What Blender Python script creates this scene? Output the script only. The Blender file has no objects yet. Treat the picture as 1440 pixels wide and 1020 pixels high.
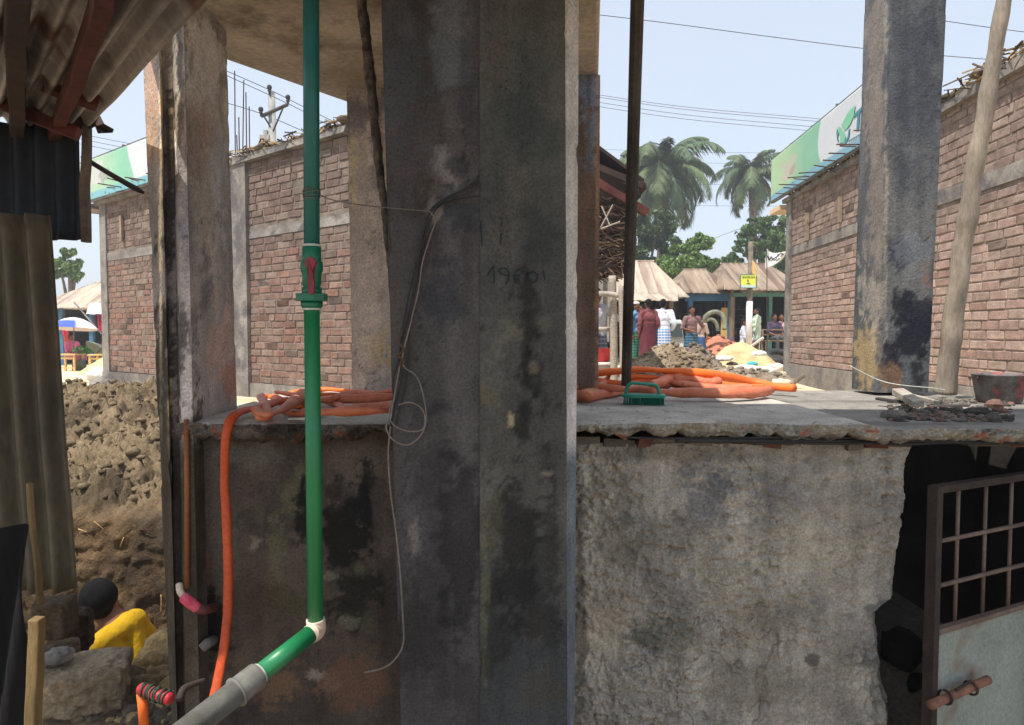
import bpy, math, random
import numpy as np
from mathutils import Vector
R = math.radians
random.seed(7); rng = np.random.default_rng(7)
sc = bpy.context.scene
# ---------------- camera, sky, sun, exposure
PITCH = R(2.5); F = 950.0; CAMZ = 1.6
cam_d = bpy.data.cameras.new('camera'); cam = bpy.data.objects.new('camera', cam_d); sc.collection.objects.link(cam)
cam.location = (0, 0, CAMZ); cam.rotation_euler = (R(90)-PITCH, 0, 0)
cam_d.sensor_width = 36; cam_d.lens = 36*F/1440; cam_d.clip_start = 0.05; cam_d.clip_end = 2000
sc.camera = cam
SUN_EL, SUN_AZ = R(64), R(-130)          # azimuth measured from +Y towards +X
sd = Vector((math.cos(SUN_EL)*math.sin(SUN_AZ), math.cos(SUN_EL)*math.cos(SUN_AZ), math.sin(SUN_EL)))
w = bpy.data.worlds.new('World'); sc.world = w; w.use_nodes = True
nt = w.node_tree; bg = nt.nodes['Background']; sky = nt.nodes.new('ShaderNodeTexSky')
sky.sky_type = 'NISHITA'; sky.sun_disc = False; sky.sun_elevation = SUN_EL; sky.sun_rotation = SUN_AZ
sky.air_density = 1.0; sky.dust_density = 1.2; sky.ozone_density = 1.0
mx = nt.nodes.new('ShaderNodeMix'); mx.data_type = 'RGBA'; mx.inputs[0].default_value = .8; mx.inputs[7].default_value = (1.95, 2.1, 2.34, 1)   # high thin haze over the blue
nt.links.new(sky.outputs[0], mx.inputs[6]); nt.links.new(mx.outputs[2], bg.inputs[0]); bg.inputs[1].default_value = 0.15
sl = bpy.data.lights.new('sun', 'SUN'); sl.energy = 2.7; sl.angle = R(0.5); sl.color = (1, .95, .87)
so = bpy.data.objects.new('sun', sl); sc.collection.objects.link(so); so.rotation_euler = sd.to_track_quat('Z', 'Y').to_euler(); so.location = sd*30
sc.view_settings.view_transform = 'Standard'; sc.view_settings.look = 'None'; sc.view_settings.gamma = 1
sc.view_settings.exposure = 1.33
sc.cycles.max_bounces = 8; sc.cycles.diffuse_bounces = 5
# ---------------- helpers
cp, sp = math.cos(PITCH), math.sin(PITCH)
def P(px, py, D):
    a = (px-720)/F; b = (510-py)/F
    d = (a, cp+b*sp, -sp+b*cp); s = D/d[1]
    return Vector((a*s, D, CAMZ+d[2]*s))
def PZ(px, py, z):
    a = (px-720)/F; b = (510-py)/F
    d = (a, cp+b*sp, -sp+b*cp); s = (z-CAMZ)/d[2]
    return Vector((d[0]*s, d[1]*s, z))
def proj(V):
    x, y, z = V[:, 0], V[:, 1], V[:, 2]-CAMZ
    f = y*cp - z*sp; u = y*sp + z*cp; f = np.where(f < .05, .05, f)
    return 720+F*x/f, 510-F*u/f
def _h(ix, iy, iz, seed):
    n = (ix*374761393 + iy*668265263 + iz*2147483647 + seed*1274126177) & 0xffffffff
    n = ((n ^ (n >> 13))*1274126177) & 0xffffffff
    n = ((n ^ (n >> 16))*2246822519) & 0xffffffff
    return ((n >> 8) & 0xffff)/65535.0
def vn(p, seed=0):
    p = np.asarray(p, float); i = np.floor(p).astype(np.int64); f = p-i; f = f*f*(3-2*f)
    r = 0
    for a in (0, 1):
        wx = f[:, 0] if a else 1-f[:, 0]
        for b in (0, 1):
            wy = f[:, 1] if b else 1-f[:, 1]
            for c in (0, 1):
                wz = f[:, 2] if c else 1-f[:, 2]
                r = r + wx*wy*wz*_h(i[:, 0]+a, i[:, 1]+b, i[:, 2]+c, seed)
    return r*2-1
def fbm(p, s=1.0, o=4, seed=0, g=.5):
    p = np.asarray(p, float)*np.asarray(s, float); t = 0; a = 1; n = 0
    for k in range(o):
        t = t+a*vn(p+17.3*k, seed+k); n += a; a *= g; p = p*2.03
    return t/n
def sst(x, a, b):
    t = np.clip((x-a)/(b-a), 0, 1); return t*t*(3-2*t)
def lin(c):
    return tuple(((v/255)/12.92 if v/255 <= .04045 else (((v/255)+.055)/1.055)**2.4) for v in c)
def tag(o, label=None, cat=None, group=None, kind=None):
    if label: o['label'] = label
    if cat: o['category'] = cat
    if group: o['group'] = group
    if kind: o['kind'] = kind
    return o
def empty(name, loc, label, cat, group=None, rz=0):
    o = bpy.data.objects.new(name, None); sc.collection.objects.link(o); o.location = loc; o.rotation_euler = (0, 0, rz)
    o.empty_display_size = .1
    return tag(o, label, cat, group)
def origin_of(p):
    o = Vector((0, 0, 0))
    while p is not None: o = o+p.location; p = p.parent
    return o
class MB:
    def __init__(s): s.v = []; s.f = []; s.c = []; s.n = 0
    def add(s, v, f, c=None):
        v = np.asarray([tuple(q) for q in v] if not isinstance(v, np.ndarray) else v, float)
        s.v.append(v); s.f += [tuple(i+s.n for i in q) for q in f]
        if c is None: c = np.ones((len(v), 3))
        c = np.asarray(c, float)
        if c.ndim == 1: c = np.tile(c, (len(v), 1))
        s.c.append(c); s.n += len(v)
    def box(s, c, d, rz=0, jit=0, col=None, rx=0, ry=0):
        v = []
        for x in (-.5, .5):
            for y in (-.5, .5):
                for z in (-.5, .5):
                    v.append((x*d[0], y*d[1], z*d[2]))
        v = np.array(v)+rng.normal(0, 1, (8, 3))*jit
        if rx: ca, sa = math.cos(rx), math.sin(rx); v = v @ np.array([[1, 0, 0], [0, ca, sa], [0, -sa, ca]])
        if ry: ca, sa = math.cos(ry), math.sin(ry); v = v @ np.array([[ca, 0, -sa], [0, 1, 0], [sa, 0, ca]])
        if rz: ca, sa = math.cos(rz), math.sin(rz); v = v @ np.array([[ca, sa, 0], [-sa, ca, 0], [0, 0, 1]])
        s.add(v+np.array(c), [(0, 1, 3, 2), (4, 6, 7, 5), (0, 4, 5, 1), (2, 3, 7, 6), (0, 2, 6, 4), (1, 5, 7, 3)], col)
    def grid(s, V, nu, nv, col=None, flip=False):
        f = []
        for j in range(nv):
            for i in range(nu):
                a = j*(nu+1)+i; q = (a, a+1, a+nu+2, a+nu+1)
                f.append(q[::-1] if flip else q)
        s.add(V, f, col)
    def tube(s, pts, r, n=10, sub=6, flat=1.0, cap=True, col=None, smooth=True, twist=None):
        pts = [Vector(p) for p in pts]; m = len(pts)
        rr = r if isinstance(r, (list, tuple)) else [r]*m
        Q = []; RR = []
        if smooth and m > 2:
            for i in range(m-1):
                p0 = pts[max(i-1, 0)]; p1 = pts[i]; p2 = pts[i+1]; p3 = pts[min(i+2, m-1)]
                for k in range(sub):
                    t = k/sub
                    Q.append(.5*((2*p1)+(p2-p0)*t+(2*p0-5*p1+4*p2-p3)*t*t+(3*p1-p0-3*p2+p3)*t**3))
                    RR.append(rr[i]*(1-t)+rr[i+1]*t)
            Q.append(pts[-1]); RR.append(rr[-1])
        else: Q = pts; RR = list(rr)
        V = []; up = None
        F_ = flat if callable(flat) else (lambda u: flat)
        for i, q in enumerate(Q):
            uu = i/max(1, len(Q)-1); fl = F_(uu); tw = twist(uu) if twist else 0
            t = (Q[min(i+1, len(Q)-1)]-Q[max(i-1, 0)])
            if t.length < 1e-9: t = Vector((0, 0, 1))
            t.normalize()
            if up is None: up = Vector((0, 0, 1)) if abs(t.z) < .9 else Vector((0, 1, 0))
            sdv = t.cross(up)
            if sdv.length < 1e-6: sdv = t.orthogonal()
            sdv.normalize(); up2 = sdv.cross(t).normalized(); up = up2
            for k in range(n):
                a = 2*math.pi*k/n; ca_, sa_ = math.cos(a)*RR[i], math.sin(a)*RR[i]*fl
                if tw: ca_, sa_ = ca_*math.cos(tw)-sa_*math.sin(tw), ca_*math.sin(tw)+sa_*math.cos(tw)
                V.append(q+sdv*ca_+up2*sa_)
        fs = []
        for i in range(len(Q)-1):
            for k in range(n):
                a = i*n+k; b = i*n+(k+1) % n; fs.append((a, b, b+n, a+n))
        if cap:
            fs.append(tuple(range(n))[::-1]); fs.append(tuple((len(Q)-1)*n+k for k in range(n)))
        s.add(V, [f[::-1] for f in fs], col)
    def ell(s, c, r, nu=14, nv=9, col=None, jit=0, rz=0):
        V = [(0, 0, -1)]; 
        for j in range(1, nv):
            ph = -math.pi/2+math.pi*j/nv
            for i in range(nu):
                th = 2*math.pi*i/nu; V.append((math.cos(ph)*math.cos(th), math.cos(ph)*math.sin(th), math.sin(ph)))
        V.append((0, 0, 1)); V = np.array(V)
        if jit: V = V*(1+jit*fbm(V, 1.3, 3, int(rng.integers(1000))))[:, None]
        V = V*np.array(r)
        if rz: ca, sa = math.cos(rz), math.sin(rz); V = V @ np.array([[ca, sa, 0], [-sa, ca, 0], [0, 0, 1]])
        V = V+np.array(c)
        f = [(0, 1+(i+1) % nu, 1+i) for i in range(nu)]
        for j in range(nv-2):
            for i in range(nu):
                a = 1+j*nu+i; b = 1+j*nu+(i+1) % nu; f.append((a, b, b+nu, a+nu))
        L = len(V)-1; o = 1+(nv-2)*nu
        f += [(L, o+i, o+(i+1) % nu) for i in range(nu)]
        s.add(V, f, col)
    def caps(s, p0, p1, r0, r1, n=12, col=None):
        s.cone(p0, p1, r0, r1, n, col); s.ell(p0, (r0,)*3, n, 8, col); s.ell(p1, (r1,)*3, n, 8, col)
    def cone(s, p0, p1, r0, r1, n=12, col=None):
        s.tube([p0, p1], [r0, r1], n, smooth=False, col=col)
    def prism(s, poly, z0, z1, col=None, topo=None):
        n = len(poly); t = topo or poly
        V = [(x, y, z0) for x, y in poly]+[(x, y, z1) for x, y in t]
        f = [tuple(range(n))[::-1], tuple(range(n, 2*n))]+[(i, (i+1) % n, n+(i+1) % n, n+i) for i in range(n)]
        s.add(V, f, col)
    def build(s, name, mat, parent=None, smooth=False, origin=None, weld=False):
        V = np.concatenate(s.v)
        if parent is not None: o = np.array(origin_of(parent))
        elif origin is not None: o = np.array(origin)
        else:
            lo, hi = V.min(0), V.max(0); o = np.array([(lo[0]+hi[0])/2, (lo[1]+hi[1])/2, lo[2]])
        me = bpy.data.meshes.new(name)
        me.from_pydata((V-o).tolist(), [], s.f); me.update()
        C = np.concatenate(s.c); C4 = np.ones((len(C), 4)); C4[:, :3] = C
        at = me.color_attributes.new('Col', 'FLOAT_COLOR', 'POINT'); at.data.foreach_set('color', C4.ravel())
        if smooth: me.polygons.foreach_set('use_smooth', [True]*len(me.polygons))
        me.materials.append(mat)
        ob = bpy.data.objects.new(name, me); sc.collection.objects.link(ob)
        if parent is not None: ob.parent = parent
        else: ob.location = o
        return ob
def bevel(o, w=.004, seg=2):
    m = o.modifiers.new('b', 'BEVEL'); m.width = w; m.segments = seg; m.limit_method = 'ANGLE'; m.angle_limit = R(40); return o
def remesh(o, vs, it=4):
    m = o.modifiers.new('r', 'REMESH'); m.mode = 'VOXEL'; m.voxel_size = vs; m.use_smooth_shade = True
    m = o.modifiers.new('s', 'SMOOTH'); m.iterations = it; m.factor = .5; return o
def solid(o, t=.002):
    m = o.modifiers.new('s', 'SOLIDIFY'); m.thickness = t; m.offset = 0; return o
MATS = {}
def M(name, c1=(.3, .3, .3), c2=None, s=6, rough=.85, bump=.25, bs=60, st=(1, 1, 1), spec=.3, metal=0, attr=False, fine=.15, dist=.01, c3=None, s3=2.0, coat=0, sss=0, trans=0, pores=0, p3=.52):
    if name in MATS: return MATS[name]
    m = bpy.data.materials.new(name); m.use_nodes = True; t = m.node_tree; N = t.nodes; L = t.links; b = N['Principled BSDF']
    tc = N.new('ShaderNodeTexCoord'); mp = N.new('ShaderNodeMapping'); mp.inputs['Scale'].default_value = st; L.new(tc.outputs['Object'], mp.inputs[0])
    def noise(sc_, det=6, ro=.6):
        n = N.new('ShaderNodeTexNoise'); n.inputs['Scale'].default_value = sc_; n.inputs['Detail'].default_value = det; n.inputs['Roughness'].default_value = ro; L.new(mp.outputs[0], n.inputs['Vector']); return n
    c2 = c2 or tuple(v*.75 for v in c1)
    n1 = noise(s); rp = N.new('ShaderNodeValToRGB'); rp.color_ramp.elements[0].position = .36; rp.color_ramp.elements[1].position = .64
    rp.color_ramp.elements[0].color = (*c1, 1); rp.color_ramp.elements[1].color = (*c2, 1); L.new(n1.outputs[0], rp.inputs[0]); col = rp.outputs[0]
    def mix(kind, fac, a, bb):
        x = N.new('ShaderNodeMix'); x.data_type = 'RGBA'; x.blend_type = kind
        if isinstance(fac, float): x.inputs[0].default_value = fac
        else: L.new(fac, x.inputs[0])
        for i, q in ((6, a), (7, bb)):
            if isinstance(q, tuple): x.inputs[i].default_value = (*q, 1)
            else: L.new(q, x.inputs[i])
        return x.outputs[2]
    if c3:
        n3 = noise(s3, 8, .65); r3 = N.new('ShaderNodeValToRGB'); r3.color_ramp.elements[0].position = p3; r3.color_ramp.elements[1].position = p3+.1; L.new(n3.outputs[0], r3.inputs[0])
        col = mix('MIX', r3.outputs[0], col, c3)
    if attr:
        a = N.new('ShaderNodeAttribute'); a.attribute_name = 'Col'; col = mix('MULTIPLY', 1.0, col, a.outputs['Color'])
    if fine:
        nf = noise(bs*1.7, 4, .7); rf = N.new('ShaderNodeMapRange'); rf.inputs[1].default_value = .3; rf.inputs[2].default_value = .7; rf.inputs[3].default_value = 1-fine*1.6; rf.inputs[4].default_value = 1+fine*1.6; L.new(nf.outputs[0], rf.inputs[0])
        v = N.new('ShaderNodeVectorMath'); v.operation = 'SCALE'; L.new(col, v.inputs[0]); L.new(rf.outputs[0], v.inputs['Scale']); col = v.outputs[0]
    L.new(col, b.inputs['Base Color']); b.inputs['Roughness'].default_value = rough; b.inputs['Metallic'].default_value = metal
    b.inputs['Specular IOR Level'].default_value = spec
    if coat: b.inputs['Coat Weight'].default_value = coat
    if sss: b.inputs['Subsurface Weight'].default_value = sss; b.inputs['Subsurface Radius'].default_value = (.01, .004, .002)
    if trans: b.inputs['Transmission Weight'].default_value = trans
    if pores:
        vo = N.new('ShaderNodeTexVoronoi'); vo.inputs['Scale'].default_value = pores; L.new(mp.outputs[0], vo.inputs['Vector']); nr = noise(pores*.12, 3, .6)
        th = N.new('ShaderNodeMath'); th.operation = 'MULTIPLY_ADD'; L.new(nr.outputs[0], th.inputs[0]); th.inputs[1].default_value = .55; th.inputs[2].default_value = -.14
        pr = N.new('ShaderNodeMath'); pr.operation = 'LESS_THAN'; L.new(vo.outputs['Distance'], pr.inputs[0]); L.new(th.outputs[0], pr.inputs[1]); pf = N.new('ShaderNodeMath'); pf.operation = 'MULTIPLY'; pf.inputs[1].default_value = .45; L.new(pr.outputs[0], pf.inputs[0])
        col = mix('MULTIPLY', pf.outputs[0], col, (.25, .25, .25)); L.new(col, b.inputs['Base Color'])
    if bump:
        nb = noise(bs, 6, .65); bp = N.new('ShaderNodeBump'); bp.inputs['Strength'].default_value = bump; bp.inputs['Distance'].default_value = dist; L.new(nb.outputs[0], bp.inputs['Height']); L.new(bp.outputs[0], b.inputs['Normal'])
    MATS[name] = m; return m
WHITE1 = (1, 1, 1)
def paint(V, c1, c2, s=(4, 4, 1.5), seed=1, patches=(), fine=.12, k=(-.25, .35)):
    """base colours of a stained surface, one per vertex; patches = (px, py, rx, ry, colour, alpha) fixed on the surface"""
    n = fbm(V, s, 5, seed)[:, None]; t = sst(n, *k); C = np.array(lin(c1))*(1-t)+np.array(lin(c2))*t
    X, Y = proj(V)
    w1 = fbm(V, 11, 6, seed+31, .62)*1.15+fbm(V, (26, 26, 4), 4, seed+9)*.6; w2 = fbm(V, 38, 5, seed+77, .75)
    ck = np.abs(fbm(V, (2.6, 2.6, 1.3), 5, seed+19, .62)); cm = sst(fbm(V, 1.6, 2, seed+20), .05, .2); C = C*(1-.6*((1-sst(ck, .0, .009))*cm)[:, None])
    st = fbm(V, (30, 30, 1.6), 4, seed+13); C = C*(1+.42*st[:, None])
    for (px, py, rx, ry, col, al) in patches:
        d = np.sqrt(((X-px)/rx)**2+((Y-py)/ry)**2)+w1*1.0+w2*1.1
        a = (al*(1-sst(d, .5, 1.05)))[:, None]
        C = C*(1-a)+np.array(lin(col))*a
    C = C*(1+fine*fbm(V, 45, 4, seed+5)[:, None]*1.6)
    return np.clip(C*np.array([1.02, 1.0, .96]), .003, 1)
# ================= ground and near structure
ZL = 1.378; ZS = 2.463; GAIN = 1.45; GK = .76
m_conc = M('stained_concrete', (1, 1, 1), (.78, .78, .8), s=9, attr=True, bump=.55, bs=90, rough=.9, fine=.22, dist=.006, pores=75)
m_ground = M('site_ground', (1, 1, 1), (.8, .78, .74), s=3, attr=True, bump=.6, bs=25, rough=.95, dist=.02)
m_soil = M('soil', (1, 1, 1), (.72, .7, .68), s=7, attr=True, bump=.8, bs=45, rough=.95, dist=.02, fine=.25)
m_soffit = M('soffit_plaster', lin((206, 196, 180)), lin((164, 152, 138)), s=2.6, c3=lin((128, 114, 102)), s3=1.7, bump=.4, bs=30, rough=.95)
def H(x, y):
    s1 = sst(y, 2.86, 3.05)
    z = .2*(1-s1)+.8*s1
    L = 1-sst(x, -.94, -.88)
    plat = .53+.04*fbm(np.stack([x, y, 0*x], 1), 3, 4, 3)
    pit = -.9+.05*fbm(np.stack([x, y, 0*x], 1), 3, 3, 4)
    a = sst(y, 1.98, 2.2); zl = plat*(1-a)+pit*a
    b = sst(y, 4.15, 4.35); zl = zl*(1-b)+.45*b
    c = sst(y, 5, 7.6); zl = zl*(1-c)+.8*c
    z = z*(1-L)+zl*L
    n = (1-sst(y, 1.9, 2.0))*(1-sst(x, -.8, -.7)) ; n = np.maximum(n, (1-sst(y, 1.55, 1.7))*(1-sst(x, -.62, -.45)))
    z = z*(1-n*(y < 2.05))+plat*n*(y < 2.05)
    far = sst(y, 8, 20)*(1-sst(x, -6, -3)); z = z-.3*far
    z = z+.02*fbm(np.stack([x, y, 0*x], 1), .9, 3, 8)*sst(y, 3, 6)
    return z
xs = np.concatenate([[-300, -120, -60, -30], np.linspace(-16, -4.2, 40), np.linspace(-4, 2, 170), np.linspace(2.2, 14, 60), [20, 35, 70, 150, 300]])
ys = np.concatenate([[-60, -20, -6], np.linspace(-2, 1.2, 12), np.linspace(1.25, 4.5, 130), np.linspace(4.6, 24, 110), [30, 40, 60, 100, 200, 400, 700]])
X, Y = np.meshgrid(xs, ys); X = X.ravel(); Y = Y.ravel(); Z = H(X, Y); V = np.stack([X, Y, Z], 1)
n = fbm(V, 1.1, 5, 21); n2 = fbm(V, 5, 4, 5)
sand = np.array(lin((222, 205, 172))); dirt = np.array(lin((152, 134, 108))); wet = np.array(lin((120, 104, 84))); brown = np.array(lin((165, 128, 84)))
near = (1-sst(Y, 4.5, 7))[:, None]
C = sand*(1-sst(n, -.1, .4)[:, None]*.45)+dirt*sst(n, -.1, .4)[:, None]*.3
C = C*(1-near)+near*(dirt*(1-sst(n2, -.2, .3)[:, None])+wet*sst(n2, -.2, .3)[:, None])
mb = MB(); mb.grid(V, len(xs)-1, len(ys)-1, C)
o = mb.build('ground', m_ground, smooth=True, origin=(0, 0, 0)); o['kind'] = 'structure'
# ---- mound of excavated soil with the cut bank of the pit
prof = np.array([(3.72, -1.0), (3.86, -.75), (3.93, -.45), (3.96, -.1), (3.98, .25), (4.04, .46), (4.25, .56), (4.7, .64), (5.5, .83), (6.5, 1.0), (7.1, .93), (7.7, .7)])
dl = np.r_[0, np.cumsum(np.hypot(*np.diff(prof, axis=0).T))]; tt = np.linspace(0, dl[-1], 300)
py_ = np.interp(tt, dl, prof[:, 0]); pz_ = np.interp(tt, dl, prof[:, 1])
ux = np.linspace(-6.0, -.93, 300); U, T = np.meshgrid(ux, np.arange(300)); U = U.ravel(); T = T.ravel()
y = py_[T]; z = pz_[T]; Xw = U*(1+.0*y)
Q = np.stack([Xw, y, z], 1)
cut = 1-sst(y, 4.0, 4.25)
lump = np.abs(fbm(Q, 5.5, 5, 40, .6)); lump2 = fbm(Q, 15, 4, 44, .7)-.9*np.abs(fbm(Q, 24, 3, 45, .6)); big = fbm(Q, 1.3, 3, 42)
amp = 1-cut*.9; lump2 = lump2*(1-.8*cut)
y = y-(lump*.10+lump2*.03)*cut*.8+.05*big*cut+cut*(.05*fbm(Q, 5, 4, 47)+.02*np.abs(fbm(Q, 14, 3, 48)))
z = z+((.2*(.45-lump)*1.6+.11*lump2+.1*big)*amp)*sst(z, -.9, .3)+(.14*(U+2.3))*cut*sst(z, 0, .5)*.6
z = z-.5*sst(Xw/y, -.5, -.42)*sst(y, 4.3, 5)
V = np.stack([Xw, y, z], 1)
t = sst(fbm(V, 2.4, 5, 50), -.3, .35)[:, None]
C = np.array(lin((128, 111, 86)))*(1-t)+np.array(lin((88, 75, 57)))*t
cc = cut[:, None]; tc_ = sst(fbm(V, (5, 5, 5), 5, 52), -.25, .3)[:, None]
C = C*(1-cc)+cc*(np.array(lin((102, 82, 57)))*(1-tc_)+np.array(lin((68, 55, 40)))*tc_)
mb = MB(); mb.grid(V, 299, 299, C)
for k in range(2600):
    x0 = rng.uniform(-5.4, -1.2); i = int(rng.uniform(95, 280)); r = abs(rng.normal(.008, .012))+.006
    j = i*300+int(np.clip((x0+6.0)/(5.07)*299, 0, 299)); c = V[j]
    mb.ell(c+np.array([0, 0, r*.3]), (r*rng.uniform(.8, 1.5), r, r*rng.uniform(.5, .9)), 7, 5, C[j]*rng.uniform(.8, 1.25), jit=.5, rz=rng.uniform(0, 3))
for k in range(60):
    x0 = rng.uniform(-3.4, -1.2); i = int(rng.uniform(20, 95)); j = i*300+int(np.clip((x0+6.0)/(5.07)*299, 0, 299)); c = V[j]+np.array([0, -.012, 0])
    a = rng.uniform(0, 3.1); l = rng.uniform(.02, .06)
    mb.tube([c-np.array([math.cos(a)*l, 0, math.sin(a)*l]), c+np.array([0, -.01, 0]), c+np.array([math.cos(a+.3)*l, .0, math.sin(a+.3)*l])], rng.uniform(.002, .005), 5, 3, col=lin((196, 160, 110)) if rng.random() < .6 else lin((70, 50, 32)))
tag(mb.build('soil_mound', m_soil, smooth=True), 'rough mound of dug up clods behind the steep brown bank of the pit', 'soil mound')
# ---- columns
def colpt(pt, pb, D, z):
    yy = proj(np.array([[0., D, z]]))[1][0]
    px = pt+(pb-pt)*(yy-30)/960
    v = P(px, yy, D); return (v.x, D, z)
def column(name, label, cat, pts, z0, z1, c1, c2, patches, seed=1, s=(4, 4, 1.5), res=.007, group=None, gain=GAIN, wob=.0018, low=None, stripe=None, rough=.0012, zk=(-.5, .5)):
    mb = MB(); n = len(pts); nz_ = int((z1-z0)/res/1.3); zz = np.linspace(z0, z1, nz_+1)
    for i in range(n):
        a, b = pts[i], pts[(i+1) % n]
        A0, B0 = np.array(colpt(*a, z0)), np.array(colpt(*b, z0)); A1, B1 = np.array(colpt(*a, z1)), np.array(colpt(*b, z1))
        nu = max(2, int(np.linalg.norm(A0-B0)/res)); t = np.linspace(0, 1, nu+1)
        hh = ((zz-z0)/(z1-z0))[:, None, None]
        V = ((A0+(B0-A0)*t[None, :, None])*(1-hh)+(A1+(B1-A1)*t[None, :, None])*hh).reshape(-1, 3)
        d = B0-A0; nrm = np.array([d[1], -d[0], 0]); nrm /= np.linalg.norm(nrm)
        te = np.tile(np.minimum(t, 1-t)*np.linalg.norm(d), nz_+1)
        V = V+np.stack([fbm(V, 3, 4, seed+60), fbm(V, 3, 4, seed+61), 0*V[:, 0]], 1)*wob
        V = V+nrm*(fbm(V, (30, 30, 18), 4, seed+63)*rough*sst(te, 0, .01))[:, None]
        chip = sst(fbm(V, (12, 12, 12), 4, seed+66), .18, .4)*(1-sst(te, 0, .012))*.004
        V = V-nrm*chip[:, None]
        C = paint(V, c1, c2, s, seed, patches, k=zk)*gain*GK
        if stripe and i == stripe[0]:
            q = sst(V[:, 2], 1.30, 1.36)[:, None]; C = (np.array(lin(stripe[1]))*q+np.array(lin(stripe[2]))*(1-q))*(1+.5*fbm(V, (30, 30, 2), 4, 7)[:, None])*(1+.25*fbm(V, 40, 3, 6)[:, None])
        if low is not None:
            q = (1-sst(V[:, 2]+.04*fbm(V, 9, 3, 3), 1.30, 1.42))[:, None]*.93; C = C*(1-q)+q*np.array(lin(low))*(1+.7*fbm(V, (16, 16, 5), 5, 8)[:, None])
        mb.grid(V, nu, nz_, C)
    for z in (z0, z1):
        q = [colpt(*p, z) for p in pts]; mb.add(q, [tuple(range(n))], np.array(lin(c1))*gain)
    o = mb.build(name, m_conc, smooth=True)
    return tag(o, label, cat, group)
BLK = (22, 22, 24); DB = (34, 38, 44)
column('concrete_column', 'dark left half of the central pair of columns with black cables hanging down it', 'column',
       [(537, 563, 1.5), (679, 679, 1.5), (679, 679, 1.92), (560, 580, 1.92)], .2, ZS, (84, 82, 84), (53, 52, 55),
       [(640, 60, 30, 60, (104, 112, 122), 0.49), (565, 120, 40, 90, (70, 76, 84), 0.57), (628, 245, 24, 30, (128, 124, 126), 0.57), (645, 232, 14, 22, (26, 34, 38), 0.74), (604, 275, 16, 40, (60, 52, 46), 0.66),
        (648, 300, 26, 30, (40, 48, 54), 0.66), (612, 300, 10, 16, (130, 126, 124), 0.66), (630, 420, 40, 60, (36, 44, 54), 0.57), (560, 420, 18, 70, (82, 78, 74), 0.49), (600, 480, 14, 20, (30, 36, 44), 0.57), (622, 570, 30, 16, (34, 40, 46), 0.49),
        (660, 120, 14, 90, (44, 46, 58), 0.49), (585, 760, 9, 28, (112, 108, 104), 0.74), (588, 800, 7, 14, (84, 80, 76), 0.57), (650, 760, 40, 150, (24, 26, 28), 0.61), (590, 900, 30, 90, (40, 38, 36), 0.57), (640, 960, 40, 50, (50, 50, 50), 0.41), (610, 660, 40, 60, (44, 44, 46), 0.49)], 11, group='paired central columns')
CRP = [(735, 90, 45, 70, (78, 84, 86), 0.49), (700, 80, 14, 40, (88, 78, 72), 0.41), (740, 170, 50, 60, (50, 60, 62), 0.57), (725, 260, 30, 45, (92, 90, 84), 0.49), (765, 330, 26, 60, (50, 58, 60), 0.57), (700, 330, 20, 60, (86, 80, 74), 0.41),
       (742, 450, 22, 60, (24, 26, 28), 0.70), (720, 470, 26, 26, (98, 96, 88), 0.66), (765, 455, 12, 10, (104, 102, 92), .5), (690, 462, 22, 5, (18, 18, 20), 0.70), (742, 520, 22, 40, (18, 20, 22), 0.70), (700, 540, 20, 40, (100, 100, 94), 0.49), (750, 515, 8, 12, (116, 110, 96), .5), (735, 590, 22, 40, (16, 18, 20), 0.70),
       (690, 560, 14, 20, (94, 90, 70), 0.57), (768, 667, 11, 5, (170, 160, 140), .8), (718, 590, 7, 12, (170, 160, 130), 0.66), (728, 760, 36, 120, (24, 24, 24), 0.74), (690, 730, 14, 60, (78, 76, 62), 0.66), (700, 640, 24, 30, (70, 70, 64), 0.49), (760, 640, 30, 60, (44, 46, 48), 0.49),
       (682, 860, 6, 130, (98, 98, 76), 0.57), (752, 885, 14, 30, (76, 72, 64), 0.61), (765, 800, 30, 120, (34, 35, 36), 0.57), (750, 970, 36, 36, (70, 66, 58), 0.49), (700, 900, 30, 60, (30, 30, 30), 0.57),
       (700, 420, 6, 4, (60, 60, 58), .3)]
column('concrete_column', 'dark blotched right half of the central pair of columns, handwritten with a number and edged by a pale strip', 'column',
       [(674.6, 674.6, 1.496), (795, 798, 1.5), (814, 808, 1.54), (808, 806, 1.92), (690, 690, 1.92)], .2, ZS, (92, 92, 88), (58, 62, 64), CRP, 23, stripe=(1, (196, 194, 190), (112, 122, 132)), group='paired central columns')
column('rear_column', 'brown column, blue-grey above a painted shadow line, standing behind the central pair, beside the metal pole', 'column',
       [(752, 744, 2.3), (844, 838, 2.3), (844, 838, 2.55), (760, 752, 2.55)], ZL-.005, ZS, (100, 84, 74), (74, 62, 56),
       [(830, 90, 40, 130, (104, 114, 130), .95), (840, 300, 3, 400, (150, 120, 96), .8), (832, 360, 16, 40, (92, 82, 80), .6), (828, 120, 4, 110, (60, 66, 78), .5)], 31, gain=2.2)  # shadow line painted in: blue-grey tone above it, brown below
column('rear_column', 'pale grey column under the corner of the concrete slab, in front of the left brick building', 'column',
       [(486, 503, 2.42), (560, 560, 2.42), (560, 560, 2.62), (488, 505, 2.62)], ZL-.005, ZS, (150, 142, 134), (112, 106, 104),
       [(505, 160, 40, 30, (92, 88, 96), .8), (498, 260, 6, 60, (176, 164, 130), .6), (535, 490, 24, 34, (140, 122, 78), .8), (520, 440, 30, 90, (166, 158, 148), .5), (530, 200, 10, 120, (96, 92, 100), .5)], 37, gain=2.9)
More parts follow.
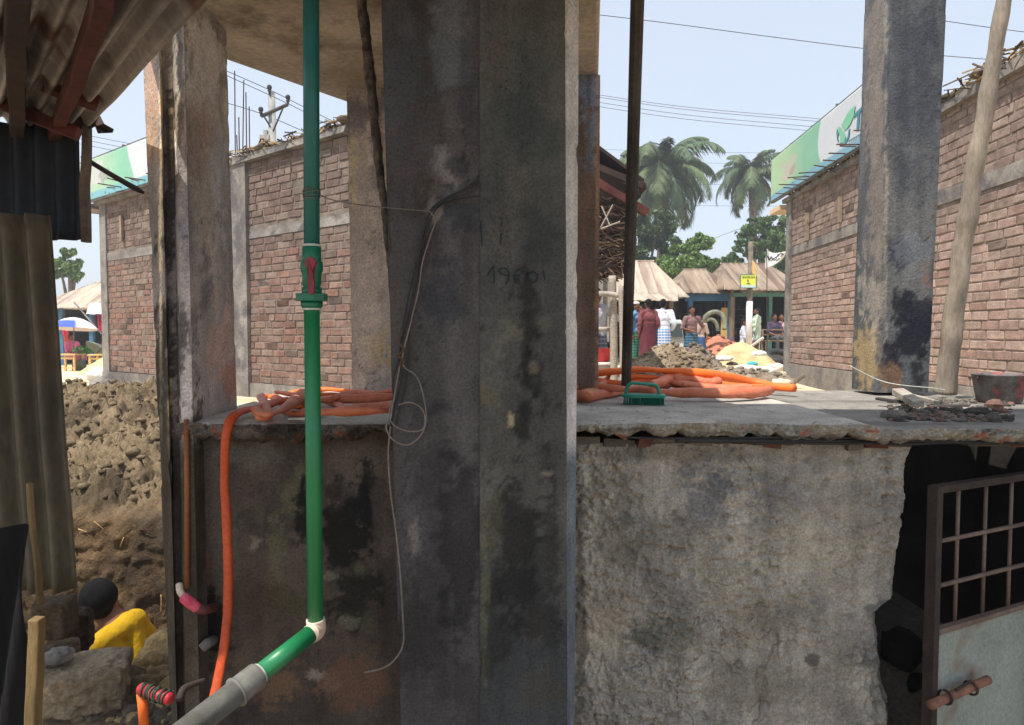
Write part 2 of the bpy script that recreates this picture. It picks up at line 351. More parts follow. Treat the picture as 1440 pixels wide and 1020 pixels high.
CAP = [(292, 200, 34, 330, (136, 132, 128), .75), (285, 90, 40, 60, (158, 158, 160), .7), (252, 170, 9, 120, (70, 66, 64), .9), (272, 200, 16, 60, (112, 98, 94), .45), (290, 180, 10, 40, (136, 112, 104), .35), (310, 260, 16, 70, (130, 134, 144), .6), (262, 330, 14, 90, (82, 82, 92), .7), (290, 420, 12, 34, (68, 68, 80), .7), (310, 480, 26, 60, (146, 122, 112), .75), (325, 540, 12, 40, (130, 92, 70), .7), (300, 570, 30, 16, (130, 124, 118), .6), (270, 470, 10, 90, (80, 74, 84), .7),  # lit side face painted paler, with real stains over it
       (212, 150, 12, 120, (134, 112, 96), .8), (214, 330, 12, 100, (84, 80, 80), .8), (222, 560, 12, 160, (36, 34, 30), .9), (232, 800, 14, 160, (34, 32, 24), .9), (226, 300, 2.5, 300, (176, 164, 140), .8), (238, 700, 2.5, 280, (168, 140, 92), .8), (245, 140, 5, 90, (190, 182, 166), .9), (238, 330, 8, 240, (40, 38, 42), .9), (255, 480, 14, 130, (44, 42, 44), .8), (262, 720, 14, 130, (52, 46, 36), .8), (255, 930, 30, 70, (36, 34, 26), .8), (258, 700, 17, 120, (46, 40, 32), .95), (262, 860, 18, 120, (34, 30, 24), .95), (276, 780, 18, 280, (40, 35, 28), .92), (228, 700, 14, 260, (40, 38, 30), .8)]  # thin tan lines paint sunlit edges onto the narrow front
column('grooved_column', 'tall grooved concrete column at left with a stained side painted pale as lit and dark narrow front', 'column',
       [(198, 240, 1.76), (222, 249, 1.70), (226, 251, 1.735), (240, 258, 1.735), (247, 262, 1.69), (258, 281, 1.69), (318, 345, 1.97), (236, 262, 2.0)], .2, ZS, (132, 128, 126), (98, 94, 94), CAP, 41, res=.006, gain=3.5, low=(72, 64, 52))
column('stained_column', 'free-standing concrete column on the ledge at right with a black tar stain on its front face, painted shaded blue-grey', 'column',
       [(1215, 1182, 2.76), (1250, 1219, 2.57), (1330, 1284, 2.57), (1300, 1256, 2.76)], ZL-.005, 3.3, (98, 100, 102), (70, 73, 78),
       [(1232, 250, 18, 330, (118, 110, 104), .8), (1216, 500, 18, 70, (146, 128, 92), .8), (1225, 420, 22, 50, (146, 140, 130), .6), (1246, 300, 3, 300, (140, 136, 128), .6), (1290, 150, 34, 160, (54, 59, 68), .6), (1262, 360, 20, 30, (34, 40, 54), .8), (1280, 480, 28, 50, (26, 30, 40), .97), (1268, 440, 16, 34, (30, 32, 38), .9), (1256, 510, 16, 30, (34, 36, 46), .9), (1290, 440, 22, 40, (28, 32, 44), .9), (1300, 390, 12, 26, (120, 84, 70), .6), (1255, 530, 20, 16, (116, 92, 70), .7), (1290, 530, 16, 16, (40, 42, 48), .9), (1285, 350, 30, 30, (110, 116, 124), .5)], 47, gain=1.65)  # lit left face painted light and warm, shaded front painted blue; tar stain besides
# ---- overhead slab
mb = MB(); mb.prism([(-.98, .72), (1.6, .72), (1.6, 1.73), (.222, 1.73), (.322, 2.58), (-.615, 2.58), (-.98, 2.08)], ZS, ZS+.13)
tag(bevel(mb.build('overhead_slab', m_soffit), .01), 'brown concrete slab overhead resting on the columns', 'slab')
# ---- walls under the ledge
def facewall(name, label, x0, x1, D, z0, z1, nu, nv, c1, c2, patches, seed, disp, right=None, gain=GAIN, thick=.12, s=(5, 5, 4)):
    u = np.linspace(0, 1, nu+1); zz = np.linspace(z0, z1, nv+1); U, Z = np.meshgrid(u, zz); U = U.ravel(); Z = Z.ravel()
    xr = np.full_like(Z, x1) if right is None else right(Z)
    X = x0+(xr-x0)*U; V = np.stack([X, np.full_like(X, D), Z], 1)
    V[:, 1] -= disp(V, U)
    C = paint(V, c1, c2, s, seed, patches)*gain*GK
    mb = MB(); mb.grid(V, nu, nv, C)
    # right, back faces
    k = nu+1; E = V[nu::k]; B = E+np.array([-.02, thick, 0]); q = np.stack([E, B], 1).reshape(-1, 3)
    mb.grid(q, 1, nv, np.tile(np.array(lin(c2))*gain*.8, (len(q), 1)))
    L0 = V[0::k]; LB = L0+np.array([0, thick, 0]); q = np.stack([B, LB], 1).reshape(-1, 3); mb.grid(q, 1, nv, np.tile(np.array(lin(c2))*gain, (len(q), 1)))
    return tag(mb.build(name, m_conc, smooth=True), label, 'wall')
def rough_disp(V, U):
    a = fbm(V, 9, 3, 81); b = 1-np.abs(fbm(V, 26, 4, 83, .6))*2; c = fbm(V, 70, 4, 85, .65); pits = sst(fbm(V, 34, 3, 87), .22, .5)
    e = (1-sst(1-U, 0, .02))*.02
    return .012*a+(.008*b+.013*c)*(.35+.9*sst(fbm(V, 5, 3, 89), -.25, .25))-.008*pits-e
def rwr(z):
    q = np.stack([0*z, 0*z, z], 1); jag = .02*fbm(q, 12, 4, 91)
    return np.interp(z, [.2, .66, .8, .86, .9, 1.15, 1.25, 1.31], [1.0, 1.0, .985, .975, 1.02, 1.03, 1.045, 1.05])+jag
facewall('rough_plaster_wall', 'rough grey plastered wall with a crumbling right edge under the broken ledge', .13, 1.04, 1.755, .2, 1.312, 330, 400, (132, 129, 122), (114, 112, 107),
         [(1000, 700, 50, 45, (78, 80, 88), .65), (1110, 700, 80, 26, (96, 94, 98), .6), (860, 690, 40, 50, (104, 102, 92), .6), (930, 780, 60, 60, (92, 90, 84), .5), (850, 860, 40, 70, (128, 122, 110), .6), (1020, 800, 60, 60, (138, 134, 122), .55), (1150, 780, 70, 70, (142, 138, 126), .5), (1240, 860, 20, 20, (78, 78, 76), .7), (940, 900, 60, 40, (88, 88, 80), .6), (1060, 960, 80, 30, (92, 90, 82), .5), (1220, 930, 14, 16, (60, 60, 60), .7), (1140, 930, 10, 10, (50, 50, 48), .7), (1235, 940, 30, 60, (100, 100, 100), .6), (900, 900, 30, 18, (70, 72, 68), .6), (1180, 700, 80, 60, (120, 118, 110), .4), (870, 760, 36, 30, (82, 82, 78), .5), (815, 800, 10, 200, (70, 68, 62), .7), (960, 640, 170, 12, (94, 90, 80), .6), (1070, 870, 60, 40, (112, 106, 92), .5)],
         81, rough_disp, right=rwr, gain=2.15, s=(9, 9, 9))
def smooth_disp(V, U): return .003*fbm(V, 7, 3, 95)+.0025*fbm(V, 40, 4, 97)
facewall('stained_plaster_wall', 'dark mould-stained plaster wall behind the green pipe', -.84, -.2, 1.745, .2, 1.345, 170, 270, (76, 68, 62), (56, 50, 46),
         [(345, 640, 50, 26, (96, 92, 86), .6), (300, 640, 16, 40, (84, 78, 74), .5), (500, 660, 40, 44, (84, 78, 70), .7), (400, 720, 50, 60, (52, 50, 46), .7), (420, 700, 34, 40, (92, 90, 66), .5), (390, 790, 18, 60, (86, 86, 66), .75), (480, 760, 60, 80, (14, 15, 15), .92), (520, 700, 22, 36, (22, 22, 24), .85), (430, 745, 20, 50, (16, 18, 18), .85), (500, 830, 50, 60, (26, 28, 24), .85), (505, 800, 14, 16, (72, 74, 60), .75), (460, 810, 24, 10, (96, 96, 80), .8), (490, 875, 14, 10, (100, 98, 84), .75), (360, 766, 12, 12, (116, 112, 98), .8), (405, 850, 40, 30, (64, 62, 42), .7), (520, 880, 12, 40, (74, 74, 60), .6), (350, 850, 36, 70, (62, 52, 44), .7), (445, 950, 20, 10, (130, 122, 112), .8), (465, 965, 16, 10, (122, 110, 100), .7), (380, 960, 60, 40, (104, 82, 62), .7), (500, 960, 60, 34, (92, 70, 56), .8), (550, 830, 8, 120, (60, 54, 50), .6), (535, 740, 10, 60, (74, 66, 62), .6), (290, 850, 24, 24, (12, 11, 11), .98), (300, 905, 22, 44, (14, 13, 12), .97), (283, 800, 12, 30, (104, 62, 48), .7), (470, 690, 20, 30, (40, 38, 36), .7)],  # near-black ellipses at lower left paint the shade inside pipe holes
         91, smooth_disp, gain=1.8, s=(7, 7, 5))
# ---- broken ledge slabs
m_ledge = M('broken_ledge', (1, 1, 1), (.82, .82, .82), s=12, attr=True, bump=.6, bs=80, rough=.92, fine=.2, dist=.008)
def ledge(name, label, x0, x1, front, back, seed, low=None, thick=.05, lipc=(120, 118, 112)):
    N = int((x1-x0)/.005); xs_ = np.linspace(x0, x1, N+1)
    yv = np.concatenate([np.linspace(back, front+.06, 26), np.linspace(front+.055, front, 8)])
    thk = thick*(1+.9*(.3-np.abs(fbm(np.stack([xs_, 0*xs_, 0*xs_], 1), 5, 6, seed+20, .7))*1.6)+.25*fbm(np.stack([xs_, 0*xs_, 0*xs_], 1), 50, 2, seed+21)); rows = []; 
    jag = .045*fbm(np.stack([xs_, 0*xs_, 0*xs_], 1), 6, 4, seed)+.02*fbm(np.stack([xs_, 0*xs_, 0*xs_], 1), 34, 3, seed+1)
    lo_ = np.zeros_like(xs_) if low is None else low(xs_)
    for yy in yv:
        f = 1-np.clip((yy-front)/.06, 0, 1)
        rows.append(np.stack([xs_, np.full_like(xs_, yy)+jag*sst(np.array([1-(yy-front)/1.0]), 0, 1)[0], np.full_like(xs_, ZL)-.006*f*f-lo_], 1))
    for t in np.linspace(.06, 1, 16):
        rows.append(np.stack([xs_, np.full_like(xs_, front)+jag+.035*t**3, ZL-.006-lo_*.6-thk*t+0*xs_], 1))
    for t in np.linspace(.05, 1, 8):
        rows.append(np.stack([xs_, front+.035+jag*(1-t)+(back-front-.035)*t, ZL-.006-thk-lo_*.6], 1))
    V = np.concatenate(rows); nr = len(rows); idx = np.repeat(np.arange(nr), N+1)
    fr = ((idx > 33) & (idx < 52)).astype(float)
    rk = (.35-np.abs(fbm(V, 13, 5, seed+3, .6)))*1.8; rk2 = 1-np.abs(fbm(V, 9, 3, seed+4))*2.4
    V[:, 1] -= fr*(.03*rk+.012*rk2+.016*fbm(V, 48, 4, seed+30, .7))
    V[:, 2] += (fr*.01*rk)+(idx < 34)*.0025*fbm(V, 6, 4, seed+6)
    X_, Y_ = proj(V)
    top = np.array(lin((176, 170, 160))); n = fbm(V, 5, 5, seed+9)[:, None]
    C = top*(1+.22*n)
    C = C*(1-.35*sst(fbm(V, (3, 9, 9), 4, seed+12), .1, .4)[:, None]); C = C*(1+.3*fbm(V, 22, 4, seed+22)[:, None]); crk = np.abs(fbm(V, (2.2, 4, 1), 4, seed+23, .6)); C = C*(1-.55*(1-sst(crk, .0, .012))[:, None])
    lip = np.array(lin(lipc))*(1+.3*rk[:, None])
    red = sst(fbm(V, (26, 26, 40), 3, seed+15), .22, .34)[:, None]*sst(ZL-V[:, 2], .01, .02)[:, None]
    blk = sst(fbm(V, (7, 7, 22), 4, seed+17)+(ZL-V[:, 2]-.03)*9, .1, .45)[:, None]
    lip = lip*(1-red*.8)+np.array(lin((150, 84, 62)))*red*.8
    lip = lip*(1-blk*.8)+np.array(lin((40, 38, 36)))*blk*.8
    f3 = fr[:, None]; C = C*(1-f3)+lip*f3
    if low is not None:
        q = (sst(lo_, 0, .02)[None, :].repeat(nr, 0).ravel()*(idx < 34))[:, None]; C = C*(1-q*.55)
    mb = MB(); mb.grid(V, N, nr-1, C*1.25, flip=True)
    o = tag(mb.build(name, m_ledge, smooth=False), label, 'ledge'); return o
ledge('broken_ledge', 'cracked concrete ledge between the grooved column and the dark columns, holding orange hoses', -.84, -.08, 1.70, 2.62, 101, thick=.042, lipc=(92, 86, 80))
def lowf(x): return .018*sst(x+.05*fbm(np.stack([x, 0*x, 0*x], 1), 9, 3, 5), .86, .95)
ledge('broken_ledge', 'wide crumbling concrete ledge at right with jagged brick-flecked edge, under the brush and hoses', -.02, 1.75, 1.69, 2.8, 131, low=lowf, thick=.036, lipc=(136, 134, 126))
# brick layer and cables under the right ledge
mb = MB(); x = .14
while x < 1.7:
    l = rng.uniform(.03, .12); mb.box((x+l/2, 1.80+rng.uniform(-.02, .01), 1.318+rng.uniform(-.004, .004)), (l, .12, .022), jit=.003, col=np.array(lin((136, 92, 76) if rng.random() < .4 else (112, 106, 98)))*rng.uniform(.5, 1.1)); x += l+rng.uniform(.002, .012)
tag(mb.build('brick_course', m_conc), 'thin broken brick course squeezed beneath the right ledge', 'brickwork')
m_black = M('black_rubber', (.02, .02, .022), (.03, .03, .03), rough=.6, bump=.1)
for k, (z, a, b, r) in enumerate([(1.333, 950, 1480, .006), (1.341, 880, 1460, .003), (1.327, 1060, 1500, .004)]):
    mb = MB(); pts = [P(px, 600, 1.70)+Vector((0, rng.uniform(-.006, .006), 0)) for px in np.linspace(a, b, 9)]
    for p in pts: p.z = z-.006+rng.uniform(-.002, .002)
    mb.tube(pts, r, 7); tag(mb.build('conduit', m_black, smooth=True), ['thick black conduit running beneath the right ledge edge', 'thin dark cable just under the lip of the right ledge', 'dark cable below the thick conduit at the right ledge'][k], 'cable')
# dark store room behind the opening
m_dark = M('dark_wall', lin((54, 50, 46)), lin((34, 32, 30)), s=4, rough=.95)  # plain dark brown-grey for all the store walls
def wallbox(name, label, c, d, m=None):
    mb = MB(); mb.box(c, d); return tag(mb.build(name, m or m_dark), label, 'wall')
wallbox('store_back_wall', 'dark back wall inside the dark store under the ledge', (.9, 2.72, .755), (1.9, .08, 1.09))
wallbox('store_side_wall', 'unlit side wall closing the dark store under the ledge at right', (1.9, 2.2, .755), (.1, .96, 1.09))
wallbox('store_front_wall', 'dark front wall beyond the grille gate under the ledge', (1.72, 1.82, .755), (.3, .12, 1.09))
# ================= brick buildings
m_brick = M('brick', (.66, .63, .6), (.42, .39, .37), s=9, attr=True, bump=.7, bs=60, rough=.95, fine=.25, dist=.006)
m_mortar = M('mortar', lin((136, 122, 110)), lin((100, 90, 82)), s=5, bump=.7, bs=40, rough=.95, fine=.25)
m_bconc = M('weathered_concrete', lin((142, 136, 128)), lin((106, 100, 96)), s=3, c3=lin((92, 88, 88)), s3=2.2, bump=.4, bs=30, rough=.95, fine=.2)
m_straw = M('straw_debris', (1, 1, 1), (.6, .6, .6), s=20, attr=True, bump=.3, rough=.95)
m_rebar = M('rusty_rebar', lin((96, 74, 64)), lin((64, 50, 46)), rough=.8)
def hitplane(px, py, A, n):
    a = (px-720)/F; b = (510-py)/F
    d = Vector((a, cp+b*sp, -sp+b*cp)); o = Vector((0, 0, CAMZ)); s = (Vector((A[0], A[1], 0))-o).dot(n)/d.dot(n); return o+d*s
class Wall:
    def __init__(s, A, B):
        s.A = Vector((A[0], A[1], 0)); s.B = Vector((B[0], B[1], 0)); s.d = (s.B-s.A); s.L = s.d.length; s.d.normalize()
        s.n = Vector((s.d.y, -s.d.x, 0)); 
        if (Vector((0, 0, 0))-s.A).dot(s.n) < 0: s.n = -s.n
        s.rz = math.atan2(s.d.y, s.d.x)
    def at(s, u, z, off=0): q = s.A+s.d*u+s.n*off; return Vector((q.x, q.y, z))
    def u(s, px):
        p = hitplane(px, 468, s.A, s.n); return (p-s.at(0, p.z)).dot(s.d)
    def box(s, mb, u0, u1, z0, z1, off0, off1, col=None, jit=0):
        c = s.at((u0+u1)/2, (z0+z1)/2, (off0+off1)/2); mb.box(c, (u1-u0, abs(off1-off0), z1-z0), s.rz, jit, col)
def brick_building(label, Wl, z0, zp, ztop, band, cols, seed, tones, depth=2.5, bgain=1.0):
    e = empty('brick_building', Wl.at(0, z0), label, 'building')
    mb = MB(); Wl.box(mb, 0, Wl.L, zp, ztop, -.2, -.005); mb.build('wall', m_mortar, e)
    mb = MB(); rg = np.random.default_rng(seed); zc = zp; row = 0; ch = .086
    while zc < ztop-.03:
        if band[0]-.03 < zc+.04 < band[1]+.02: zc += ch; row += 1; continue
        u = -rg.uniform(.0, .12)+(row % 2)*.125
        while u < Wl.L:
            l = rg.choice([.235, .24, .245]); 
            if rg.random() < .12: l = .115
            u1 = min(u+l, Wl.L)
            if u1-max(u, 0) > .03:
                base = np.array(lin(tones[int(rg.integers(len(tones)))]))*rg.uniform(.85, 1.15)
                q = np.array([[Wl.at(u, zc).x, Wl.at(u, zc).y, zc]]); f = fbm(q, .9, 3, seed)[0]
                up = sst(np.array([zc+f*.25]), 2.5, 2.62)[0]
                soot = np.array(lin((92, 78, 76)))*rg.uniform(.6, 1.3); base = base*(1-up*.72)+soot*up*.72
                k_ = rg.uniform(.4, .8) if rg.random() < .85 else .9
                base = base*(1-k_)+np.array(lin((164, 148, 138)))*k_*rg.uniform(.85, 1.08)
                if rg.random() < .025: base = base*.5
                if rg.random() > .012:
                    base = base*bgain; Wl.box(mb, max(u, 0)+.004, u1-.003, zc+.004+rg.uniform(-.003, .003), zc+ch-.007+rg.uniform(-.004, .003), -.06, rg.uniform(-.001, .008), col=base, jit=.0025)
            u = u1+.012
        zc += ch; row += 1
    bevel(mb.build('brickwork', m_brick, e), .006, 1)
    mb = MB(); Wl.box(mb, -.02, Wl.L, z0-.6, zp, -.2, .03, jit=.004); mb.build('plinth', m_bconc, e)
    mb = MB(); Wl.box(mb, 0, Wl.L, band[0], band[1], -.1, .014, jit=.004); mb.build('lintel_band', m_bconc, e)
    for (u0, u1, off) in cols:
        mb = MB(); Wl.box(mb, u0, u1, z0-.5, ztop+.0, -.21, off, jit=.004); mb.build('column', m_bconc, e)
    mb = MB(); Wl.box(mb, -.1, Wl.L, ztop, ztop+.09, -.3, .07, jit=.01); mb.build('coping', m_bconc, e)
    mb = MB(); Wl.box(mb, -.1, Wl.L, ztop+.02, ztop+.085, -depth, -.3)
    Wl.box(mb, 0.0, .18, z0-.5, ztop+.02, -depth, -.21); Wl.box(mb, 0.0, Wl.L, z0-.5, ztop+.02, -depth, -depth+.18); Wl.box(mb, Wl.L-.18, Wl.L, z0-.5, ztop+.02, -depth+.18, -.21); mb.build('rear_structure', m_bconc, e)
    return e
def straw(e, Wl, u0, u1, z, n, seed, off=(-.25, .1)):
    mb = MB(); rg = np.random.default_rng(seed)
    for k in range(n):
        u = rg.uniform(u0, u1); c = Wl.at(u, z+rg.uniform(-.05, .08), rg.uniform(*off)); l = rg.uniform(.06, .32); a = Wl.rz+rg.normal(0, .5)
        c_ = np.array(lin([(170, 140, 100), (120, 96, 70), (84, 70, 58), (200, 176, 134), (60, 52, 46)][int(rg.integers(5))]))
        mb.box(c, (l, rg.uniform(.006, .02), rg.uniform(.005, .014)), a, 0, c_, ry=rg.normal(0, .22))
    for k in range(n//14):
        u = rg.uniform(u0, u1); mb.ell(Wl.at(u, z+.01, rg.uniform(*off)), (rg.uniform(.05, .14), .06, rg.uniform(.02, .05)), 7, 5, np.array(lin((100, 84, 66)))*rg.uniform(.6, 1.2), jit=.5)
    mb.build('straw_litter', m_straw, e)
WL = Wall((-6.82, 11.3), (-1.35, 7.03)); WR = Wall((4.58, 11.3), (4.10, 4.9))
u_ = WL.u
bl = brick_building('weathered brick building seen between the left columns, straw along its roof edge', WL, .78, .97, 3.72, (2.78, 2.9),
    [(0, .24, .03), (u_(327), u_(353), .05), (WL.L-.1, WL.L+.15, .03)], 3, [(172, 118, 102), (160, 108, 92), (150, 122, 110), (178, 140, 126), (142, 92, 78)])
straw(bl, WL, u_(150), WL.L, 3.83, 900, 5)
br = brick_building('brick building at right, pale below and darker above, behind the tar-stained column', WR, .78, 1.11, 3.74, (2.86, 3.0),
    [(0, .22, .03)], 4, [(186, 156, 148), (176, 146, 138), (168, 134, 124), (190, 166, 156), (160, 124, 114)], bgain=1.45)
straw(br, WR, .2, WR.L, 3.86, 800, 6)
# canopy soffit and short battens
m_cream = M('cream_soffit', lin((214, 190, 158)), lin((190, 165, 134)), rough=.9)
m_batt = M('old_batten', lin((150, 132, 110)), lin((110, 96, 82)), rough=.95)
for (e, Wl, L1) in ((bl, WL, 0), (br, WR, 0)):
    mb = MB(); Wl.box(mb, -.62, -.1, 3.66, 3.74, -1.6, .12); mb.build('canopy', m_cream if e is br else m_bconc, e)
for e, Wl, pxs, zz in ((br, WR, (1134, 1179), (3.0, 3.42)), (bl, WL, (176,), (3.05, 3.45))):
    for px in pxs:
        mb = MB(); u0 = Wl.u(px); Wl.box(mb, u0, u0+.07, zz[0]+(.08 if px == 1179 else 0), zz[1], .012, .05); mb.build('batten', m_batt, e)
def rebars(e, Wl, u0, u1, n, z, seed):
    rg = np.random.default_rng(seed)
    for k in range(n):
        u = u0+(u1-u0)*(k+rg.uniform(.2, .8))/n; mb = MB(); a = Wl.at(u, z+rg.uniform(-.02, .03), .05); b = Wl.at(u-rg.uniform(.0, .1), z+rg.uniform(0, .05), .1+rg.uniform(.15, .38)); mb.tube([a, b], .009, 6); mb.build('rebar', m_rebar, e)
rebars(br, WR, .2, 3.9, 13, 3.85, 3); rebars(bl, WL, .8, 2.4, 6, 3.83, 5)
rg = np.random.default_rng(12)
for (px, y0, y1, D) in ((331, 100, 235, 8.8), (341, 113, 232, 8.9), (347, 130, 232, 9.1), (337, 165, 235, 8.7), (351, 150, 230, 9.2), (334, 190, 235, 8.9)):
    mb = MB(); a = P(px+rg.uniform(-2, 2), y0, D); b = P(px, y1, D); b.z = 3.74; mb.tube([a, b], .008, 6); mb.build('rebar', m_rebar, bl)
for (px, y0, dx) in ((344, 226, 6), (340, 232, 8), (346, 222, 4)):
    mb = MB(); c = P(px, y0, 8.8); mb.tube([c+Vector((-.06, 0, -.04)), c+Vector((-.03, 0, .06)), c+Vector((.04, 0, .05)), c+Vector((.07, 0, -.05))], .007, 6); mb.build('rebar', m_rebar, bl)
mb = MB(); mb.tube([P(1368, 90, 6.1), P(1392, 100, 5.9)], .009, 6); mb.build('rebar', m_rebar, br)
# hoardings
m_print = M('printed_banner', (1, 1, 1), (.93, .93, .93), s=3, attr=True, rough=.5, bump=.1, bs=8, fine=.03)
m_steel = M('steel_angle', lin((120, 116, 112)), lin((90, 84, 80)), rough=.6, metal=.4)
def hoarding(label, Wl, off, u0, u1, z0, z1, colf, wob=.0):
    e = empty('signboard', Wl.at(u0, z0, off), label, 'signboard')
    nu, nv = 240, 50; U, T = np.meshgrid(np.linspace(0, 1, nu+1), np.linspace(0, 1, nv+1)); U = U.ravel(); T = T.ravel()
    V = np.array([Wl.at(u0+(u1-u0)*a, z0+(z1-z0)*b, off+.0) for a, b in zip(U, T)]); V += np.array(Wl.n)*(.006*fbm(V, 2.5, 3, 5))[:, None]
    mb = MB(); mb.grid(V, nu, nv, colf(U*(u1-u0), T)); solid(mb.build('banner', m_print, e, smooth=True), .004)
    mb = MB()
    for z in (z0-.012, z1+.012): Wl.box(mb, u0-.02, u1+.02, z-.015, z+.015, off-.05, off-.006)
    k = u0
    while k < u1: Wl.box(mb, k, k+.03, z0, z1+rng.uniform(0, .07), off-.05, off-.012); k += .9
    mb.build('frame', m_steel, e)
    return e
offR = .15
uR = lambda px: (lambda p: (p-WR.at(0, p.z, 0)).dot(WR.d))(hitplane(px, 468, WR.at(0, 0, offR), WR.n))
u0R = uR(1081)
def colR(s, t):
    g = np.array(lin((136, 190, 158)))[None, :]; g2 = np.array(lin((176, 206, 160)))[None, :]; wh = np.array(lin((214, 218, 220)))[None, :]; bl_ = np.array(lin((128, 178, 196)))[None, :]
    sb = uR(1145)-u0R; e = s-(sb+.25*(1-t)**2*0-.22*np.sin(t*2.6)+.22)
    k = sst(e, -.01, .01)[:, None]; m = sst(s/sb, .2, .9)[:, None]
    C = (g2*(1-m)+g*m)*(1-k)+wh*k
    q = np.stack([s, t, 0*s], 1); sp_ = ((s-sb*.42)/.42)**2+((t-.5)/.26)**2+fbm(q, (5, 6, 1), 4, 8)*1.2
    C = C+(np.array(lin((196, 186, 172)))-C)*(.75*(1-sst(sp_, .6, 1.2)))[:, None]
    sp_ = ((s-sb*.5)/.16)**2+((t-.42)/.12)**2+fbm(q, (9, 9, 1), 4, 9)*1.2; C = C+(np.array(lin((178, 140, 132)))-C)*(.6*(1-sst(sp_, .5, 1.2)))[:, None]
    b = (1-sst(t, .13, .17))[:, None]; C = C*(1-b)+bl_*b
    return C*.8
hR = hoarding('green and white roof signboard with leaf emblem and letter T at right', WR, offR, u0R, uR(1262), 3.86, 4.56, colR)
m_green = M('sign_green', lin((110, 176, 140)), lin((120, 184, 146)), bump=0, rough=.5); m_teal = M('sign_teal', lin((60, 120, 136)), lin((66, 126, 140)), bump=0, rough=.5)
def onsign(name, parent, pts, mat, Wl, off):
    V = [hitplane(x, y, Wl.at(0, 0, off), Wl.n) for x, y in pts]; mb = MB(); mb.add(V, [tuple(range(len(V)))]); V2 = [v-Wl.n*.006 for v in V]; n_ = len(V)
    mb.add(V2, [tuple(range(n_))[::-1]]); mb.build(name, mat, parent)
oo = offR+.012
onsign('emblem', hR, [(1203, 149), (1197, 153), (1191, 161), (1186, 170), (1183, 176), (1186, 179), (1187, 184), (1191, 181), (1196, 174), (1200, 164)], m_green, WR, oo)
onsign('emblem', hR, [(1178, 178), (1182, 181), (1186, 187), (1189, 192), (1187, 200), (1183, 204), (1181, 197), (1182, 191), (1179, 187)], m_green, WR, oo)
onsign('emblem', hR, [(1180, 201), (1184, 205), (1190, 201), (1194, 193), (1195, 181), (1193, 183), (1192, 192), (1188, 198), (1184, 201)], m_teal, WR, oo)
onsign('emblem', hR, [(1177, 181), (1179, 189), (1178, 195), (1180, 201), (1177, 197), (1176, 188)], m_teal, WR, oo)
onsign('letter', hR, [(1200.5, 161), (1213, 149), (1213, 154), (1209, 158), (1207.5, 181), (1204, 184), (1205.5, 161), (1200.5, 166)], m_teal, WR, oo)
for k in range(7):
    x = 1193+k*2.4; y = 198-k*1.45; onsign('small_lettering', hR, [(x, y), (x+1.6, y-1), (x+1.6, y+.9+(k % 2)*.8), (x+.9, y+1.2), (x, y+2.2-(k % 3)*.5)], m_teal, WR, oo)
offL = .15
uL = lambda px: (lambda p: (p-WL.at(0, p.z, 0)).dot(WL.d))(hitplane(px, 468, WL.at(0, 0, offL), WL.n))
u0L = uL(112)
def colL(s, t):
    g = np.array(lin((140, 200, 168)))[None, :]; g2 = np.array(lin((176, 206, 176)))[None, :]; wh = np.array(lin((216, 220, 222)))[None, :]; bl_ = np.array(lin((130, 186, 196)))[None, :]
    sb = uL(190)-u0L; k = sst(s-(sb+.12*np.cos(t*3)), -.01, .01)[:, None]; m = sst(s/sb, .45, .9)[:, None]; C = (g2*(1-m)+g*m)*(1-k)+wh*k
    q = np.stack([s, t, 0*s], 1); sp_ = ((s-sb*.38)/.42)**2+((t-.62)/.3)**2+fbm(q, (5, 6, 1), 4, 18)*1.0
    C = C+(np.array(lin((206, 206, 204)))-C)*(.8*(1-sst(sp_, .6, 1.2)))[:, None]
    sp_ = ((s-sb*.55)/.2)**2+((t-.48)/.16)**2+fbm(q, (9, 9, 1), 4, 19)*1.3; C = C+(np.array(lin((150, 140, 138)))-C)*(.6*(1-sst(sp_, .5, 1.2)))[:, None]
    b = (1-sst(t, .16, .2))[:, None]; return (C*(1-b)+bl_*b)*.85
hL = hoarding('faded green roof signboard at left, partly hidden by the leaning dark bar', WL, offL, u0L, uL(300), 3.78, 4.42, colL)
# ================= utility poles and power lines
m_pole = M('pole_concrete', lin((170, 168, 162)), lin((140, 138, 134)), s=4, rough=.9)
m_iron = M('dark_iron', lin((60, 58, 58)), lin((44, 42, 42)), rough=.6, metal=.3)
m_wire = M('wire', (.03, .03, .032), (.04, .04, .04), bump=0, rough=.6, fine=0)
e = empty('utility_pole', (P(384, 205, 20).x, 20, .8), 'concrete electricity pole with a slanting crossarm above the left brick building', 'utility pole')
mb = MB(); t_ = P(382, 131, 20); mb.cone((t_.x+.03, 20, .6), t_, .15, .1, 10); mb.build('post', m_pole, e, smooth=True)
a, b = P(367, 164, 19.85), P(405, 147, 19.95); mb = MB(); mb.tube([a, b], .055, 4, smooth=False); mb.build('crossarm', m_iron, e)
for p in (a, b, P(379, 133, 19.9)):
    mb = MB(); mb.cone(p, p+Vector((0, 0, .12)), .035, .03, 8); mb.ell(p+Vector((0, 0, .2)), (.075, .075, .08), 9, 6); mb.ell(p+Vector((0, 0, .1)), (.06, .06, .03), 9, 6); mb.build('insulator', m_iron, e, smooth=True)
mb = MB(); mb.tube([P(384, 185, 19.9), P(398, 152, 19.9)], .025, 5, smooth=False); mb.build('brace', m_iron, e)
mb = MB(); mb.tube([P(372, 165, 19.9), P(380, 178, 19.9)], .025, 5, smooth=False); mb.build('brace', m_iron, e)
mb = MB(); c = P(374, 203, 20); mb.box(c, (.3, .25, .5)); mb.box(c+Vector((0, 0, .33)), (.12, .12, .14)); bevel(mb.build('transformer', m_pole, e), .02)
